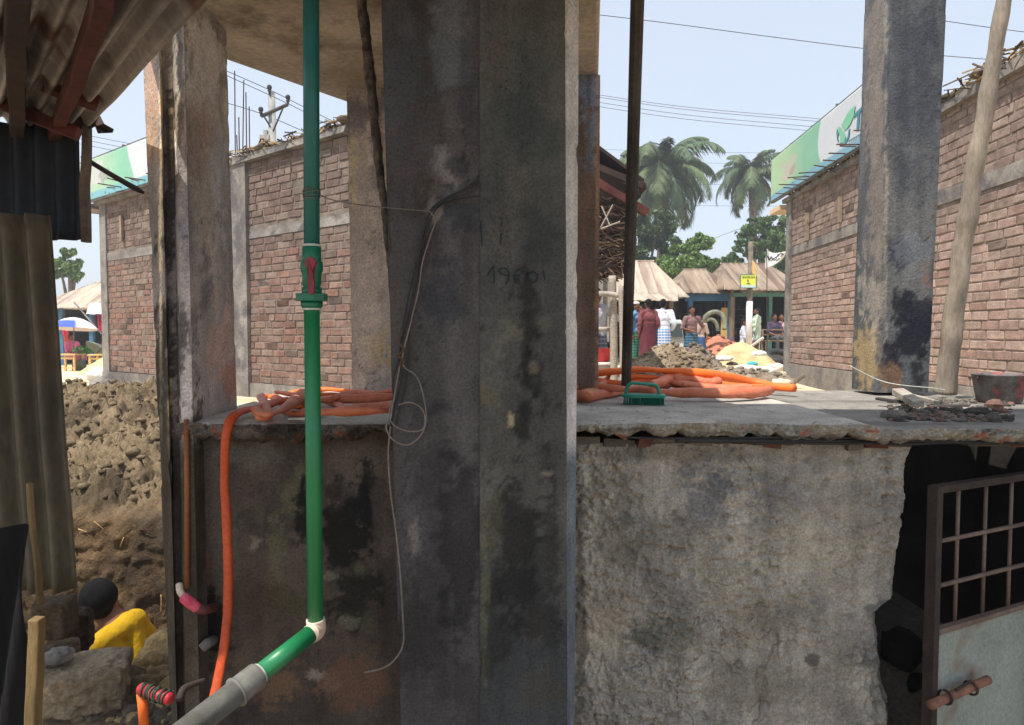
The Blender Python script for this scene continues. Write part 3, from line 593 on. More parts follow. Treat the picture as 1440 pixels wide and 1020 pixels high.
def wire(pts, label, r=.01, group=None):
    mb = MB(); mb.tube([P(*p) for p in pts], r, 5, 8); tag(mb.build('power_line', m_wire, smooth=True), label, 'wire', group)
lab = ['uppermost of the four wires crossing left of the palms', 'second wire from the top in the four crossing above the palms', 'third wire down in the set of four above the palms', 'lowest of the four wires crossing above the palms']
for k, (ya, yb) in enumerate(((131, 168), (134, 172), (141, 180), (147, 186))):
    wire([(780, ya-7, 24), (960, ya+(yb-ya)*.52, 24), (1180, yb+2, 24), (1400, yb+26, 24)], lab[k], .008)
wire([(780, 14, 12), (925, 31, 12), (1100, 54, 12), (1250, 72, 12), (1470, 90, 12)], 'single wire slanting across the sky above the right signboard', .006)
wire([(1290, 24, 12), (1400, 40, 12), (1480, 50, 12)], 'short wire in the top right corner of the sky', .006)
for y in (212, 227, 257, 287):
    wire([(840, y-2, 30), (960, y+2, 30), (1110, y+3, 30), (1200, y, 30)], {212: 'thin wire through the top of the large palm crown', 227: 'thin wire second from top across the large palm', 257: 'thin wire across the middle of the large palm', 287: 'thin wire across the lower fronds of the large palm'}[y], .006)
wire([(980, 345, 27), (1040, 322, 27), (1110, 300, 27)], 'slack wire rising towards the small palm', .008)
wire([(300, 92, 19), (382, 128, 20), (430, 152, 21), (520, 196, 22)], 'upper wire passing over the left electricity pole', .011)
wire([(300, 98, 19), (405, 146, 20), (450, 170, 21), (520, 205, 22)], 'wire fixed to the end of the crossarm at left', .011)
wire([(300, 140, 19), (367, 160, 20), (440, 192, 21), (520, 240, 22)], 'lower wire fixed to the near end of the crossarm', .011)
for k, y in enumerate((196, 203, 210)):
    wire([(90, y-12, 26), (150, y, 26), (210, y+12, 26), (300, y+34, 26)], ['topmost of three wires over the left signboard', 'middle one of three wires over the left signboard', 'lowest of three wires over the left signboard'][k], .01)
# ================= trees
m_leaf = M('leaf', (1, 1, 1), (.8, .85, .7), s=2, attr=True, rough=.6, bump=0, spec=.3, fine=0)
m_bark = M('bark', lin((124, 112, 98)), lin((90, 80, 70)), s=5, bump=.6, bs=25)
def leaves(mb, centre, rad, n, size, cols, rg, shell=.55):
    c = np.array(centre); r = np.array(rad)
    d = rg.normal(0, 1, (n, 3)); d /= np.linalg.norm(d, axis=1)[:, None]
    p = c+d*r*(shell+(1-shell)*rg.random((n, 1))**.6)*(1+.22*fbm(d*2+c, 1.2, 3, int(rg.integers(99)))[:, None])
    a = rg.normal(0, 1, (n, 3)); a /= np.linalg.norm(a, axis=1)[:, None]; b = np.cross(a, rg.normal(0, 1, (n, 3))); b /= np.linalg.norm(b, axis=1)[:, None]
    s = size*rg.uniform(.6, 1.3, (n, 1))
    V = np.stack([p-a*s, p-b*s*.45, p+a*s, p+b*s*.45], 1).reshape(-1, 3)
    col = np.array([lin(cols[i]) for i in rg.integers(0, len(cols), n)])*rg.uniform(.75, 1.25, (n, 1))
    mb.add(V, [(4*i, 4*i+1, 4*i+2, 4*i+3) for i in range(n)], np.repeat(col, 4, 0))
def tree(label, base, blobs, size, n, cols, seed, group='broadleaf trees behind the tin roofs'):
    e = empty('broadleaf_tree', base, label, 'tree', group); rg = np.random.default_rng(seed); mb = MB()
    b = Vector(base); c0 = Vector(blobs[0][0]); k = b.lerp(c0, .45)
    mb.tube([b, k+Vector((.1, 0, 0)), c0], [.22, .16, .07], 8)
    for (c, r) in blobs[1:]: mb.tube([k, k.lerp(Vector(c), .6)+Vector((0, 0, .2)), Vector(c)], [.1, .06, .02], 6)
    mb.build('trunk', m_bark, e, smooth=True)
    mb = MB(); tot = sum(r[0]*r[2] for _, r in blobs)
    for c, r in blobs:
        m_ = int(n*r[0]*r[2]/tot)
        for q in range(16):
            d = rg.normal(0, 1, 3); d /= np.linalg.norm(d); cc = np.array(c)+d*np.array(r)*rg.uniform(.45, .95)
            leaves(mb, cc, np.array(r)*rg.uniform(.16, .42)*np.array([1.2, 1.2, .8]), m_//16, size, cols, rg, .1)
    mb.build('crown', m_leaf, e)
def TB(px, py, D, rpx, rpy): c = P(px, py, D); return (tuple(c), (rpx*D/F, rpx*D/F*.8, rpy*D/F))
G1 = [(84, 112, 62), (70, 98, 54), (100, 126, 70), (58, 82, 48)]; G2 = [(66, 86, 58), (56, 76, 50), (78, 98, 62)]; G3 = [(120, 146, 76), (102, 130, 64), (84, 112, 58)]
tree('dark green tree filling the space between the hut and the lit tree', (P(912, 470, 33).x, 33, .7), [TB(900, 340, 33, 40, 34), TB(925, 318, 33, 30, 24), TB(872, 362, 33, 34, 30), TB(920, 380, 33, 40, 24), TB(945, 350, 33, 22, 24), TB(895, 305, 33, 20, 18)], .11, 16000, G2, 1)
tree('sunlit yellow-green tree behind the middle tin roof', (P(968, 470, 31).x, 31, .7), [TB(962, 362, 31, 34, 24), TB(984, 343, 31, 22, 16), TB(998, 366, 31, 16, 14), TB(948, 380, 31, 30, 18), TB(975, 352, 31, 18, 26), TB(990, 384, 31, 26, 12)], .10, 17000, G3, 2)
tree('broad green tree behind the shop with the green posts', (P(1075, 470, 34).x, 34, .7), [TB(1070, 335, 34, 32, 26), TB(1100, 345, 34, 30, 36), TB(1045, 352, 34, 20, 22), TB(1026, 374, 34, 16, 16), TB(1085, 380, 34, 40, 22), TB(1062, 318, 34, 16, 12), TB(1088, 315, 34, 20, 14)], .11, 20000, G1, 3)
tree('small bright tree above the left market roof', (P(98, 480, 30).x, 30, .4), [TB(98, 368, 30, 17, 20), TB(84, 378, 30, 14, 16), TB(108, 388, 30, 10, 10)], .10, 6000, G3, 4)
def palm(label, px, pyc, D, pxb, R_, seed, tr, nf=24):
    rg = np.random.default_rng(seed); c = P(px, pyc, D); b = Vector((P(pxb, 470, D).x, D, .7))
    e = empty('coconut_palm', b, label, 'palm tree', 'coconut palms'); mb = MB(); m1 = b.lerp(c, .5)+Vector((.15, 0, 0))
    mb.tube([b, m1, c], [tr*1.3, tr, tr*.8], 10); mb.ell(c+Vector((0, 0, -.25)), (tr*1.6, tr*1.6, .5), 9, 6); mb.build('trunk', m_bark, e, smooth=True)
    for k in range(nf):
        az = k*2.399+rg.uniform(-.2, .2); el = 1.25-1.95*(k/nf)**.9+rg.uniform(-.12, .12); L = R_*rg.uniform(.85, 1.15)*(1 if k > 4 else .8)
        dh = np.array([math.cos(az), math.sin(az), 0]); pts = []; p = np.array(c); a = el; N = 16
        for i in range(N+1):
            pts.append(p.copy()); p = p+(dh*math.cos(a)+np.array([0, 0, math.sin(a)]))*L/N; a -= (1.5+.5*math.cos(el))/N*(.5+i/N)*1.05
        mb = MB(); dead = rg.random() < .06
        cl = np.array(lin((134, 124, 88))) if dead else np.array(lin([(76, 94, 68), (64, 82, 62), (96, 110, 80)][int(rg.integers(3))]))
        mb.tube(pts, [.045-.035*i/N for i in range(N+1)], 4, smooth=False, col=cl*1.3)
        sd_ = np.array([-dh[1], dh[0], 0]); P3 = np.array(pts); M_ = 84; V = []; f = []; CC = []
        for j in range(M_):
            t = .08+.92*j/(M_-1); q = t*N; i = min(int(q), N-1); o_ = P3[i]+(P3[i+1]-P3[i])*(q-i); tg = P3[i+1]-P3[i]; tg /= np.linalg.norm(tg)
            ll = L*.25*math.sin(math.pi*min(1, .18+.82*t))**.6*rg.uniform(.7, 1.1)+.08
            for s_ in (-1, 1):
                tip = o_+sd_*s_*ll*.66+tg*ll*.45+np.array([0, 0, -1])*ll*rg.uniform(.35, .95); w_ = tg*.022*R_/2.5
                n0 = len(V); mid = (o_+tip)/2+np.array([0, 0, .06*ll]); V += [o_-w_, o_+w_, mid+w_*1.2, mid-w_*1.2, tip]; f += [(n0, n0+1, n0+2, n0+3), (n0+3, n0+2, n0+4)]; cc = cl*rg.uniform(.75, 1.3); CC += [cc]*5
        mb.add(np.array(V), f, np.array(CC)); mb.build('frond', m_leaf, e)
palm('large coconut palm with drooping fronds just right of the metal pole', 928, 238, 38, 924, 3.9, 3, .24, 34)
palm('smaller coconut palm standing by itself nearer the signboard', 1056, 242, 44, 1056, 3.0, 8, .22, 28)
mb = MB(); rgt = np.random.default_rng(91)
for k in range(150):
    x_ = rgt.uniform(-110, 110); y_ = rgt.uniform(80, 110); r_ = rgt.uniform(2.0, 4.2); leaves(mb, (x_, y_, .5+r_*rgt.uniform(.3, .8)), (r_*1.5, r_, r_*.9), 150, .55, G2, rgt, .3)
tag(mb.build('distant_trees', m_leaf), 'faraway belt of trees along the horizon behind the market', 'trees', kind='stuff')
# ================= shops
m_tin = M('weathered_tin', lin((152, 134, 114)), lin((124, 108, 92)), s=1.6, st=(5, .3, .3), c3=lin((104, 82, 70)), s3=.9, rough=.55, bump=.1, bs=6)
m_tin2 = M('pale_tin', lin((186, 172, 152)), lin((158, 144, 126)), s=1.6, st=(5, .3, .3), c3=lin((142, 122, 108)), s3=.9, rough=.5, bump=.1, bs=6)
m_dkint = M('shop_interior', lin((58, 52, 50)), lin((40, 38, 38)), rough=.95)
m_blue = M('blue_paint', lin((70, 116, 150)), lin((60, 100, 132)), rough=.7); m_grn = M('green_paint', lin((88, 128, 112)), lin((76, 112, 98)), rough=.7)
m_yel = M('yellow_board', lin((214, 180, 116)), lin((196, 162, 100)), rough=.8); m_wood = M('sawn_wood', lin((150, 128, 104)), lin((112, 94, 78)), s=8, st=(6, 6, 1), rough=.9)
m_slabf = M('floor_cement', lin((160, 158, 154)), lin((140, 138, 134)), rough=.9)
def slope(mb, a, b, c, d, amp=.009, per=.2):
    """corrugated sheet over the quad a(left eave) b(right eave) c(right top) d(left top)"""
    a, b, c, d = [Vector(q) for q in (a, b, c, d)]; L = (b-a).length; nu = max(8, int(L/per*6)); nv = 6; n = (b-a).cross(d-a).normalized(); V = []
    for j in range(nv+1):
        t = j/nv; l = a.lerp(d, t); r = b.lerp(c, t)
        for i in range(nu+1):
            p = l.lerp(r, i/nu); s = (p-a).dot((b-a).normalized()); V.append(p+n*amp*math.sin(2*math.pi*s/per))
    mb.grid(np.array([tuple(v) for v in V]), nu, nv)
def shop(label, x0, x1, y0, y1, zb, ze, zr, roof, posts, over=.35, ridge=.35, fascia=None, shelf=6, seed=1, items=True, walls=None):
    e = empty('market_shop', ((x0+x1)/2, y0, zb), label, 'shop', 'tin-roofed market shops'); rg = np.random.default_rng(seed)
    X0, X1, Y0, Y1 = x0-over, x1+over, y0-over, y1+over; xm0 = x0+(x1-x0)*ridge; xm1 = x1-(x1-x0)*ridge; ym = (y0+y1)/2
    mb = MB(); slope(mb, (X0, Y0, ze), (X1, Y0, ze-.05), (xm1, ym, zr), (xm0, ym, zr)); slope(mb, (X1, Y0, ze-.05), (X1, Y1, ze), (xm1, ym, zr), (xm1, ym, zr)); slope(mb, (X1, Y1, ze), (X0, Y1, ze), (xm0, ym, zr), (xm1, ym, zr)); slope(mb, (X0, Y1, ze), (X0, Y0, ze), (xm0, ym, zr), (xm0, ym, zr))
    solid(mb.build('roof', roof, e, smooth=True), .006)
    mb = MB(); mb.tube([(xm0-.05, ym, zr+.0), (xm1+.05, ym, zr+.0)], .03, 6); mb.build('ridge_cap', roof, e)
    mb = MB(); mb.box(((x0+x1)/2, y1, (zb+ze)/2), (x1-x0, .1, ze-zb)); mb.box((x0, ym+.4, (zb+ze)/2), (.08, y1-y0-.9, ze-zb)); mb.box((x1, ym+.4, (zb+ze)/2), (.08, y1-y0-.9, ze-zb)); mb.build('wall', m_dkint, e)
    mb = MB(); mb.box(((x0+x1)/2, ym-.2, zb-.12), (x1-x0+.5, y1-y0+.6, .3)); mb.build('floor', m_slabf, e)
    for (x, m_, wdt) in posts: mb = MB(); mb.box((x, y0, (zb+ze)/2), (wdt, wdt, ze-zb)); mb.build('post', m_, e)
    if fascia: mb = MB(); mb.box(((x0+x1)/2, y0-.06, ze-.14), (x1-x0, .05, fascia[1])); mb.build('fascia', fascia[0], e)
    if items:
        for k in range(shelf):
            z = zb+.35+(ze-zb-.6)*k/shelf; mb = MB(); mb.box(((x0+x1)/2, y1-.35, z), (x1-x0-.2, .35, .025)); mb.build('shelf', m_wood, e)
            mb = MB(); x = x0+.15
            while x < x1-.15:
                wd = rg.uniform(.05, .14); h = rg.uniform(.08, .26); c = [(120, 60, 60), (70, 84, 130), (150, 146, 140), (170, 150, 80), (80, 110, 90), (44, 42, 44), (52, 50, 50), (40, 40, 46)][int(rg.integers(8))]
                if rg.random() < .75: mb.box((x, y1-.4, z+.012+h/2), (wd, .12, h), col=lin(c))
                x += wd+rg.uniform(.01, .05)
            if mb.v: o = mb.build('goods', m_straw, e); o['kind'] = 'stuff'
    return e
def X(px, D): return (px-720)/F*D
sh3 = shop('shop with green posts and a peeling rusty tin roof beside the right brick building', X(1028, 21), X(1118, 21), 21, 24.5, .95, 2.92, 3.92, m_tin, [(X(1082, 21), m_grn, .1), (X(1028, 21), m_wood, .1), (X(1118, 21), m_grn, .1)], fascia=(m_grn, .12), ridge=.12, seed=4)
sh2 = shop('middle shop with a brown tin roof and a blue shutter box over its opening', X(962, 21.5), X(1026, 21.5), 21.5, 24.5, .95, 2.86, 3.75, m_tin, [(X(970, 21.5), m_blue, .14), (X(1025, 21.5), m_blue, .12), (X(1030, 21.5), m_wood, .1)], fascia=(m_blue, .22), ridge=.25, seed=6, shelf=4)
for px in (985, 993, 1001, 1009): mb = MB(); mb.tube([(X(px, 21.6), 21.6, .95), (X(px, 21.6), 21.6, 2.7)], .014, 5); mb.build('bar', m_iron, sh2)
mb = MB(); mb.box((X(1018, 21.45), 21.47, 1.75), (.2, .04, 1.3)); mb.build('door_panel', m_yel, sh2)
sh1 = shop('pale sunlit tin-roofed shop behind the group of standing people', X(835, 19.5), X(948, 19.5), 19.5, 23, .85, 2.66, 3.85, m_tin2, [(X(944, 19.5), m_wood, .08), (X(885, 19.5), m_wood, .08), (X(840, 19.5), m_wood, .08)], ridge=.12, seed=8, shelf=4)
sh4 = shop('market shop at far left with red clothes hanging under its tan tin roof', X(60, 23), X(158, 23), 23, 26.5, .45, 2.45, 3.45, m_tin2, [(X(88, 23), m_blue, .13), (X(130, 23), m_blue, .13), (X(150, 23), m_blue, .12)], ridge=.35, seed=9, shelf=3)
rg = np.random.default_rng(44)
for k, (px, py, w_, h_, c) in enumerate([(92, 462, .2, .5, (200, 40, 70)), (93, 476, .18, .3, (190, 70, 40)), (142, 455, .2, .6, (190, 40, 80)), (150, 460, .25, .7, (176, 36, 70)), (137, 450, .14, .4, (90, 30, 50)), (148, 490, .2, .35, (150, 50, 80))]):
    mb = MB(); c0 = P(px, py, 22.8); nu, nv = 8, 8; V = []
    for j in range(nv+1):
        for i in range(nu+1): V.append((c0.x+(i/nu-.5)*w_*(1+.2*(1-j/nv)), c0.y+.03*math.sin(i*1.7+k), c0.z+(.5-j/nv)*h_))
    mb.grid(np.array(V), nu, nv); o = solid(mb.build('garment', M('red_cloth_%d' % 0 if False else 'cloth_'+['crimson', 'orange', 'magenta', 'red', 'plum', 'rose'][k], lin(c), bump=.1, rough=.9), sh4, smooth=True), .01)
mb = MB(); slope(mb, (X(800, 17.9), 17.9, 2.5), (X(953, 17.9), 17.9, 2.44), (X(953, 19.3), 19.3, 2.72), (X(800, 19.3), 19.3, 2.76)); solid(mb.build('front_awning', m_tin2, sh1, smooth=True), .006)
for px in (884, 943): mb = MB(); mb.box((X(px, 18.1), 18.1, 1.65), (.06, .06, 1.66)); mb.build('post', m_wood, sh1)
# awning beside far-left shop
mb = MB(); slope(mb, P(121, 442, 21.2), P(168, 442, 21.2), P(164, 426, 22.6), P(126, 426, 22.6), .01, .3); tag(solid(mb.build('awning', M('awning_sheet', lin((212, 172, 160)), lin((190, 196, 200)), s=1.2, rough=.7)), .01), 'faded pink and white sheet awning above the hanging clothes at far left', 'awning')
mb = MB(); mb.tube([P(104, 425, 20.5), P(143, 470, 20.2)], .022, 6); tag(mb.build('prop_rod', m_bconc), 'thin slanting rod beside the market umbrella at far left', 'rod')
# ================= umbrellas and tables at far left
def umbrella(label, c, Rr, h, colA, colB, tilt=(0, 0), pole=1.5, stripe=None):
    e = empty('market_umbrella', c, label, 'umbrella', 'market umbrellas'); N = 32; K = 8; V = []; C = []
    for j in range(K+1):
        t = j/K
        for i in range(N+1):
            a = 2*math.pi*i/N; sc_ = 1-.06*t*abs(math.sin(a*4)); r = Rr*t*sc_; V.append((r*math.cos(a), r*math.sin(a), h*(1-t*t)+.0))
            seg = int(i/4) % 8; C.append(lin(colB if (stripe and seg in stripe and t > .55) else colA))
    V = np.array(V)
    for ang, ax in ((tilt[0], 0), (tilt[1], 1)):
        ca, sa = math.cos(ang), math.sin(ang); Rm = np.array([[1, 0, 0], [0, ca, sa], [0, -sa, ca]]) if ax == 0 else np.array([[ca, 0, -sa], [0, 1, 0], [sa, 0, ca]]); V = V @ Rm
    up = np.array([0, 0, 1.]); 
    for ang, ax in ((tilt[0], 0), (tilt[1], 1)):
        ca, sa = math.cos(ang), math.sin(ang); Rm = np.array([[1, 0, 0], [0, ca, sa], [0, -sa, ca]]) if ax == 0 else np.array([[ca, 0, -sa], [0, 1, 0], [sa, 0, ca]]); up = up @ Rm
    mb = MB(); mb.grid(V+np.array(c), N, K, np.array(C)); solid(mb.build('canopy', M('umbrella_cloth', (1, 1, 1), (.92, .92, .92), attr=True, bump=0, rough=.8, fine=.03), e, smooth=False), .004)
    mb = MB(); cc = np.array(c); mb.tube([cc+up*h*.98, cc-up*pole], .016, 6); mb.build('pole', m_steel, e)
    return e
umbrella('white and peach market umbrella with a blue edge shading a vegetable table', P(104, 463, 20), .66, .34, (236, 226, 222), (70, 96, 190), (-.1, 0), 1.35, (5, 6))
umbrella('tilted grey-green umbrella propped open low behind the sand heap', P(139, 494, 19), .42, .16, (104, 112, 100), (230, 230, 230), (-.6, .5), .3, None)
def table(label, c, w_, d_, h_):
    e = empty('wooden_table', c, label, 'table', 'rough wooden market tables'); mb = MB(); c = Vector(c)
    for k in range(5): mb.box(c+Vector((0, -d_/2+d_*(k+.5)/5, h_)), (w_, d_/5-.01, .035), jit=.003)
    mb.build('table_top', m_yel, e)
    for sx in (-1, 1):
        for sy in (-1, 1): mb = MB(); mb.box(c+Vector((sx*(w_/2-.05), sy*(d_/2-.05), h_/2-.01)), (.05, .05, h_-.03)); mb.build('leg', m_yel, e)
    mb = MB(); mb.box(c+Vector((0, -d_/2+.05, .12)), (w_-.1, .04, .04)); mb.box(c+Vector((0, -d_/2+.05, h_*.8)), (w_-.1, .03, .05)); mb.build('rail', m_yel, e)
table('yellowish wooden table under the white market umbrella', (P(98, 500, 19.5).x, 19.5, .48), .62, .5, .5)
table('yellowish wooden table beside the tilted umbrella', (P(142, 500, 18.6).x, 18.6, .5), .5, .45, .5)
mb = MB(); c = P(122, 508, 19.6)
for k in range(7): mb.ell(c+Vector((rng.uniform(-.3, .3), rng.uniform(-.1, .1), rng.uniform(-.15, .1))), (.13, .12, .12), 9, 6, np.array(lin([(96, 98, 88), (70, 76, 66), (120, 118, 112)][k % 3])), jit=.25)
tag(mb.build('goods_heap', m_straw, smooth=True), 'grey heap of wrapped goods between the two wooden tables', 'goods')
mb = MB()
leaves(mb, P(124, 492, 19.4), (.45, .2, .12), 500, .04, [(60, 110, 50), (44, 84, 40)], rng); tag(mb.build('vegetable_pile', m_leaf), 'green leafy vegetables piled behind the wooden tables', 'vegetables')
# ================= heaps
def heap(name, label, cat, cx, cy, rx, ry, h, col, col2, rough, seed, z0=.76, clods=0, mat=None, skew=0, n=110, stuff=False):
    U, T = np.meshgrid(np.linspace(-1.15, 1.15, n), np.linspace(-1.15, 1.15, n)); U = U.ravel(); T = T.ravel()
    q = np.stack([cx+U*rx, cy+T*ry, 0*U], 1); r = np.sqrt(U**2+T**2)+.12*fbm(q, 2.2, 3, seed); r = np.hypot(r, .1)
    z = z0+h*np.clip(1-r, -.15, 1)**1.0*(1+skew*U); z += rough*(.5-np.abs(fbm(q, 7, 5, seed+2, .6)))*sst(1.1-r, 0, .4)*1.3+rough*.3*fbm(q, 28, 3, seed+4)
    V = np.stack([q[:, 0], q[:, 1], z], 1); t = sst(fbm(V, 4, 4, seed+6), -.3, .3)[:, None]; C = np.array(lin(col))*(1-t)+np.array(lin(col2))*t
    mb = MB(); mb.grid(V, n-1, n-1, C)
    for k in range(clods):
        j = int(rng.integers(len(V)))
        if r[j] < 1.05: s_ = abs(rng.normal(.012, .016))+.008; mb.ell(V[j]+np.array([0, 0, s_*.3]), (s_*1.3, s_, s_*.8), 7, 5, C[j]*rng.uniform(.6, 1.4), jit=.5)
    o = tag(mb.build(name, mat or m_soil, smooth=True), label, cat)
    return o
heap('gravel_heap', 'low heap of brick-red gravel behind the sand heap', 'gravel heap', X(1010, 17.5), 17.5, 1.35, 1.2, .85, (206, 140, 112), (186, 122, 98), .03, 5, clods=500)
heap('sand_heap', 'pale yellow heap of sand in front of the brick-red gravel', 'sand heap', X(1042, 14.6), 14.6, .95, .9, .74, (214, 192, 146), (198, 174, 130), .02, 7)
heap('earth_heap', 'grey-brown heap of clods in front of the standing people', 'earth heap', X(938, 12.6), 12.6, 1.15, .8, .62, (158, 142, 118), (128, 112, 92), .13, 9, clods=1100)
heap('earth_heap', 'smaller grey heap of clods at the feet of the man in the checked shirt', 'earth heap', X(978, 13.4), 13.4, .7, .6, .62, (150, 138, 120), (122, 110, 96), .12, 11, clods=600)
heap('rubble_strip', 'low strip of scattered rubble between the clod heaps and the right building', 'rubble', X(1030, 11.3), 11.3, 1.5, .9, .22, (170, 158, 138), (136, 124, 108), .1, 13, clods=900)
heap('sand_heap', 'cream heap of sand beside the corner of the left brick building', 'sand heap', X(160, 15.5), 15.5, .95, .9, .68, (232, 206, 150), (220, 192, 136), .02, 15, z0=.55)
heap('sand_heap', 'low spread of pale sand in front of the market tables', 'sand heap', X(110, 13), 13.0, 1.0, .9, .16, (236, 220, 180), (222, 204, 160), .02, 17, z0=.58)
m_sack = M('white_plastic', lin((226, 224, 220)), lin((206, 202, 196)), s=5, rough=.5)
def crumple(name, label, cat, c, r, mat, seed, flat=.3):
    mb = MB(); mb.ell(c, (r[0], r[1], r[2]), 28, 18); V = mb.v[0]; k = fbm(V, 7/max(r), 4, seed) if False else fbm(V, 3.5/max(r), 4, seed); V += (V-np.array(c))*k[:, None]*.55; V[:, 2] = np.maximum(V[:, 2], c[2]-r[2]*.6)
    return tag(mb.build(name, mat, smooth=True), label, cat)
crumple('plastic_sheet', 'crumpled whitish sheet at the foot of the cream sand heap', 'sheet', P(148, 529, 12.0), (.28, .2, .16), m_sack, 4)
crumple('stone_block', 'grey stone block at the corner of the left building plinth', 'stone', P(146, 546, 11.0), (.2, .2, .16), m_bconc, 5)
mb = MB(); mb.tube([P(98, 529, 12.5), P(118, 531, 12.4), P(138, 536, 12.3)], .03, 7); tag(mb.build('litter_pole', m_sack), 'pale pole lying on the sand before the crumpled sheet', 'pole')
mb = MB(); mb.tube([P(108, 556, 9.5), P(138, 538, 10.2)], .012, 6); tag(mb.build('rod', m_iron), 'thin dark rod leaning over the crest of the soil mound', 'rod')
rg = np.random.default_rng(77)
for k, (px, py, s_, c, lb) in enumerate([(1058, 512, .1, (60, 170, 184), 'crumpled cyan plastic bag on the rubble'), (1018, 505, .16, (226, 222, 216), 'white plastic scrap just left of the sand heap'), (1075, 524, .22, (226, 224, 216), 'large white scrap right of the cyan bag'), (1092, 518, .18, (232, 224, 206), 'pale scrap by the foot of the right building'), (1050, 520, .2, (220, 214, 204), 'pale torn sack below the sand heap'), (1030, 512, .1, (90, 80, 76), 'dark lump of debris at the edge of the sand heap'), (1068, 498, .14, (238, 232, 224), 'white scrap on the right flank of the sand heap'), (1098, 540, .16, (206, 196, 176), 'stone lump at the corner of the right building')]):
    D_ = 1.0*F*.82/(py-458); crumple('litter', lb, 'litter', P(px, py, min(D_, 13.5)), (s_, s_*.8, s_*.45), M('litter_'+'abcdefgh'[k], lin(c), rough=.6), 30+k)
# plank between column foot and rubble
mb = MB(); mb.tube([P(1108, 545, 9.6), P(1130, 528, 9.9)], .03, 6); tag(mb.build('dead_branch', m_bark), 'short dead branch leaning on the plinth of the right building', 'branch')
# ================= yellow sign on a pole, banner flag
e = empty('utility_pole', (X(1054, 19.3), 19.3, .8), 'grey pole in front of the green-posted shop carrying a yellow sign', 'utility pole')
mb = MB(); mb.cone((X(1053, 19.3), 19.3, .75), P(1056, 340, 19.3), .085, .07, 10); mb.build('post', m_bark, e, smooth=True)
mb = MB(); mb.cone((X(1053, 19.3), 19.3, 1.15), P(1054, 424, 19.3), .091, .089, 12); mb.build('paper_wrap', m_sack, e, smooth=True)
m_sy = M('sign_yellow', lin((224, 222, 90)), lin((214, 214, 84)), rough=.6, bump=0); m_sg = M('sign_ink', lin((60, 110, 60)), lin((60, 110, 60)), bump=0); m_pale = M('sign_pale', lin((190, 214, 206)), lin((180, 206, 198)), bump=0)
s_ = empty('yellow_sign', P(1053, 404, 19.15), 'small yellow signboard fixed to the grey pole near the shops', 'sign')
def sgn(name, a, b, D, m, th=.02): 
    p, q = P(a[0], a[1], D), P(b[0], b[1], D); mb = MB(); mb.box(((p.x+q.x)/2, D, (p.z+q.z)/2), (abs(q.x-p.x), th, abs(q.z-p.z))); return mb.build(name, m, s_)
sgn('frame', (1041, 386), (1064, 405.5), 19.17, m_grn); sgn('board', (1042.3, 387.5), (1062.5, 401), 19.15, m_sy, .03); sgn('lower_strip', (1042.3, 401), (1062.5, 404.6), 19.15, m_pale, .029)
for (x, w_) in ((1044, 3), (1048, 2), (1051, 4), (1056, 2.5), (1059.5, 2)): sgn('lettering', (x, 389), (x+w_, 390.6), 19.13, m_sg, .012)
sgn('lettering', (1051, 393), (1052.4, 396.5), 19.13, m_sg, .012); sgn('lettering', (1050, 398.3), (1055, 399.2), 19.13, m_sg, .012)
mb = MB(); V = [P(1058, 366, 19.2), P(1065, 388, 19.1), P(1057, 388, 19.25), P(1061, 370, 19.2), P(1063, 378, 19.05)]; mb.add(V, [(0, 3, 4, 1), (0, 1, 2)]); tag(solid(mb.build('pennant', m_yel), .01), 'narrow yellow cloth hanging beside the pole above the yellow sign', 'cloth')
e = empty('banner_flag', P(1078, 380, 18.5), 'white cloth banner with dark writing strung near the corner of the right building', 'banner')
def bf(u, v):
    L = P(1078.5, 350+30*v, 18.5); Rr = P(1104, 354+7*v, 18.2); p = L.lerp(Rr, u); p.y += .12*math.sin(u*5+v*2); p.z -= .12*math.sin(u*3.14)*(1-v)*.6; return p
mb = MB(); mb.grid(np.array([tuple(bf(i/14, j/10)) for j in range(11) for i in range(15)]), 14, 10); solid(mb.build('cloth', m_sack, e, smooth=True), .006)
m_ink = M('banner_ink', lin((60, 40, 48)), lin((60, 40, 48)), bump=0)
for st_ in ([(.12, .3), (.2, .52), (.28, .36)], [(.25, .6), (.45, .42), (.62, .3)], [(.3, .3), (.4, .62), (.5, .5)], [(.55, .2), (.72, .12), (.8, .3)], [(.45, .75), (.6, .6)], [(.65, .45), (.82, .3)]):
    mb = MB(); mb.tube([bf(*q)+Vector((0, -.02, 0)) for q in st_], .022, 5, 4, flat=.4); mb.build('writing', m_ink, e)
mb = MB(); mb.tube([P(1077.5, 340, 18.5), P(1078.5, 384, 18.5), (X(1079, 18.5), 18.5, .8)], .012, 5, smooth=False); mb.build('staff', m_iron, e)
# ================= plastic chairs, bench, tyres, small truck
m_pur = M('purple_plastic', lin((120, 50, 160)), lin((110, 44, 150)), rough=.4, bump=0); m_nav = M('navy_plastic', lin((40, 50, 110)), rough=.4, bump=0); m_redp = M('red_plastic', lin((190, 40, 44)), rough=.4, bump=0)
def stool(label, c, m, h=.45, w_=.3, stack=1):
    e = empty('plastic_stool', c, label, 'stool', 'plastic seats by the shops'); c = Vector(c)
    for k in range(stack):
        mb = MB(); mb.prism([(c.x+sx*w_/2, c.y+sy*w_/2) for sx, sy in ((-1, -1), (1, -1), (1, 1), (-1, 1))], c.z+h-.03+k*.07, c.z+h+k*.07); bevel(mb.build('seat', m, e), .01)
    for sx in (-1, 1):
        for sy in (-1, 1): mb = MB(); mb.tube([c+Vector((sx*w_*.5, sy*w_*.5, 0)), c+Vector((sx*w_*.4, sy*w_*.4, h))], .022, 6); mb.build('leg', m, e)
    mb = MB(); mb.box(c+Vector((0, -w_*.45, h*.55)), (w_*.9, .02, .08)); mb.build('apron', m, e)
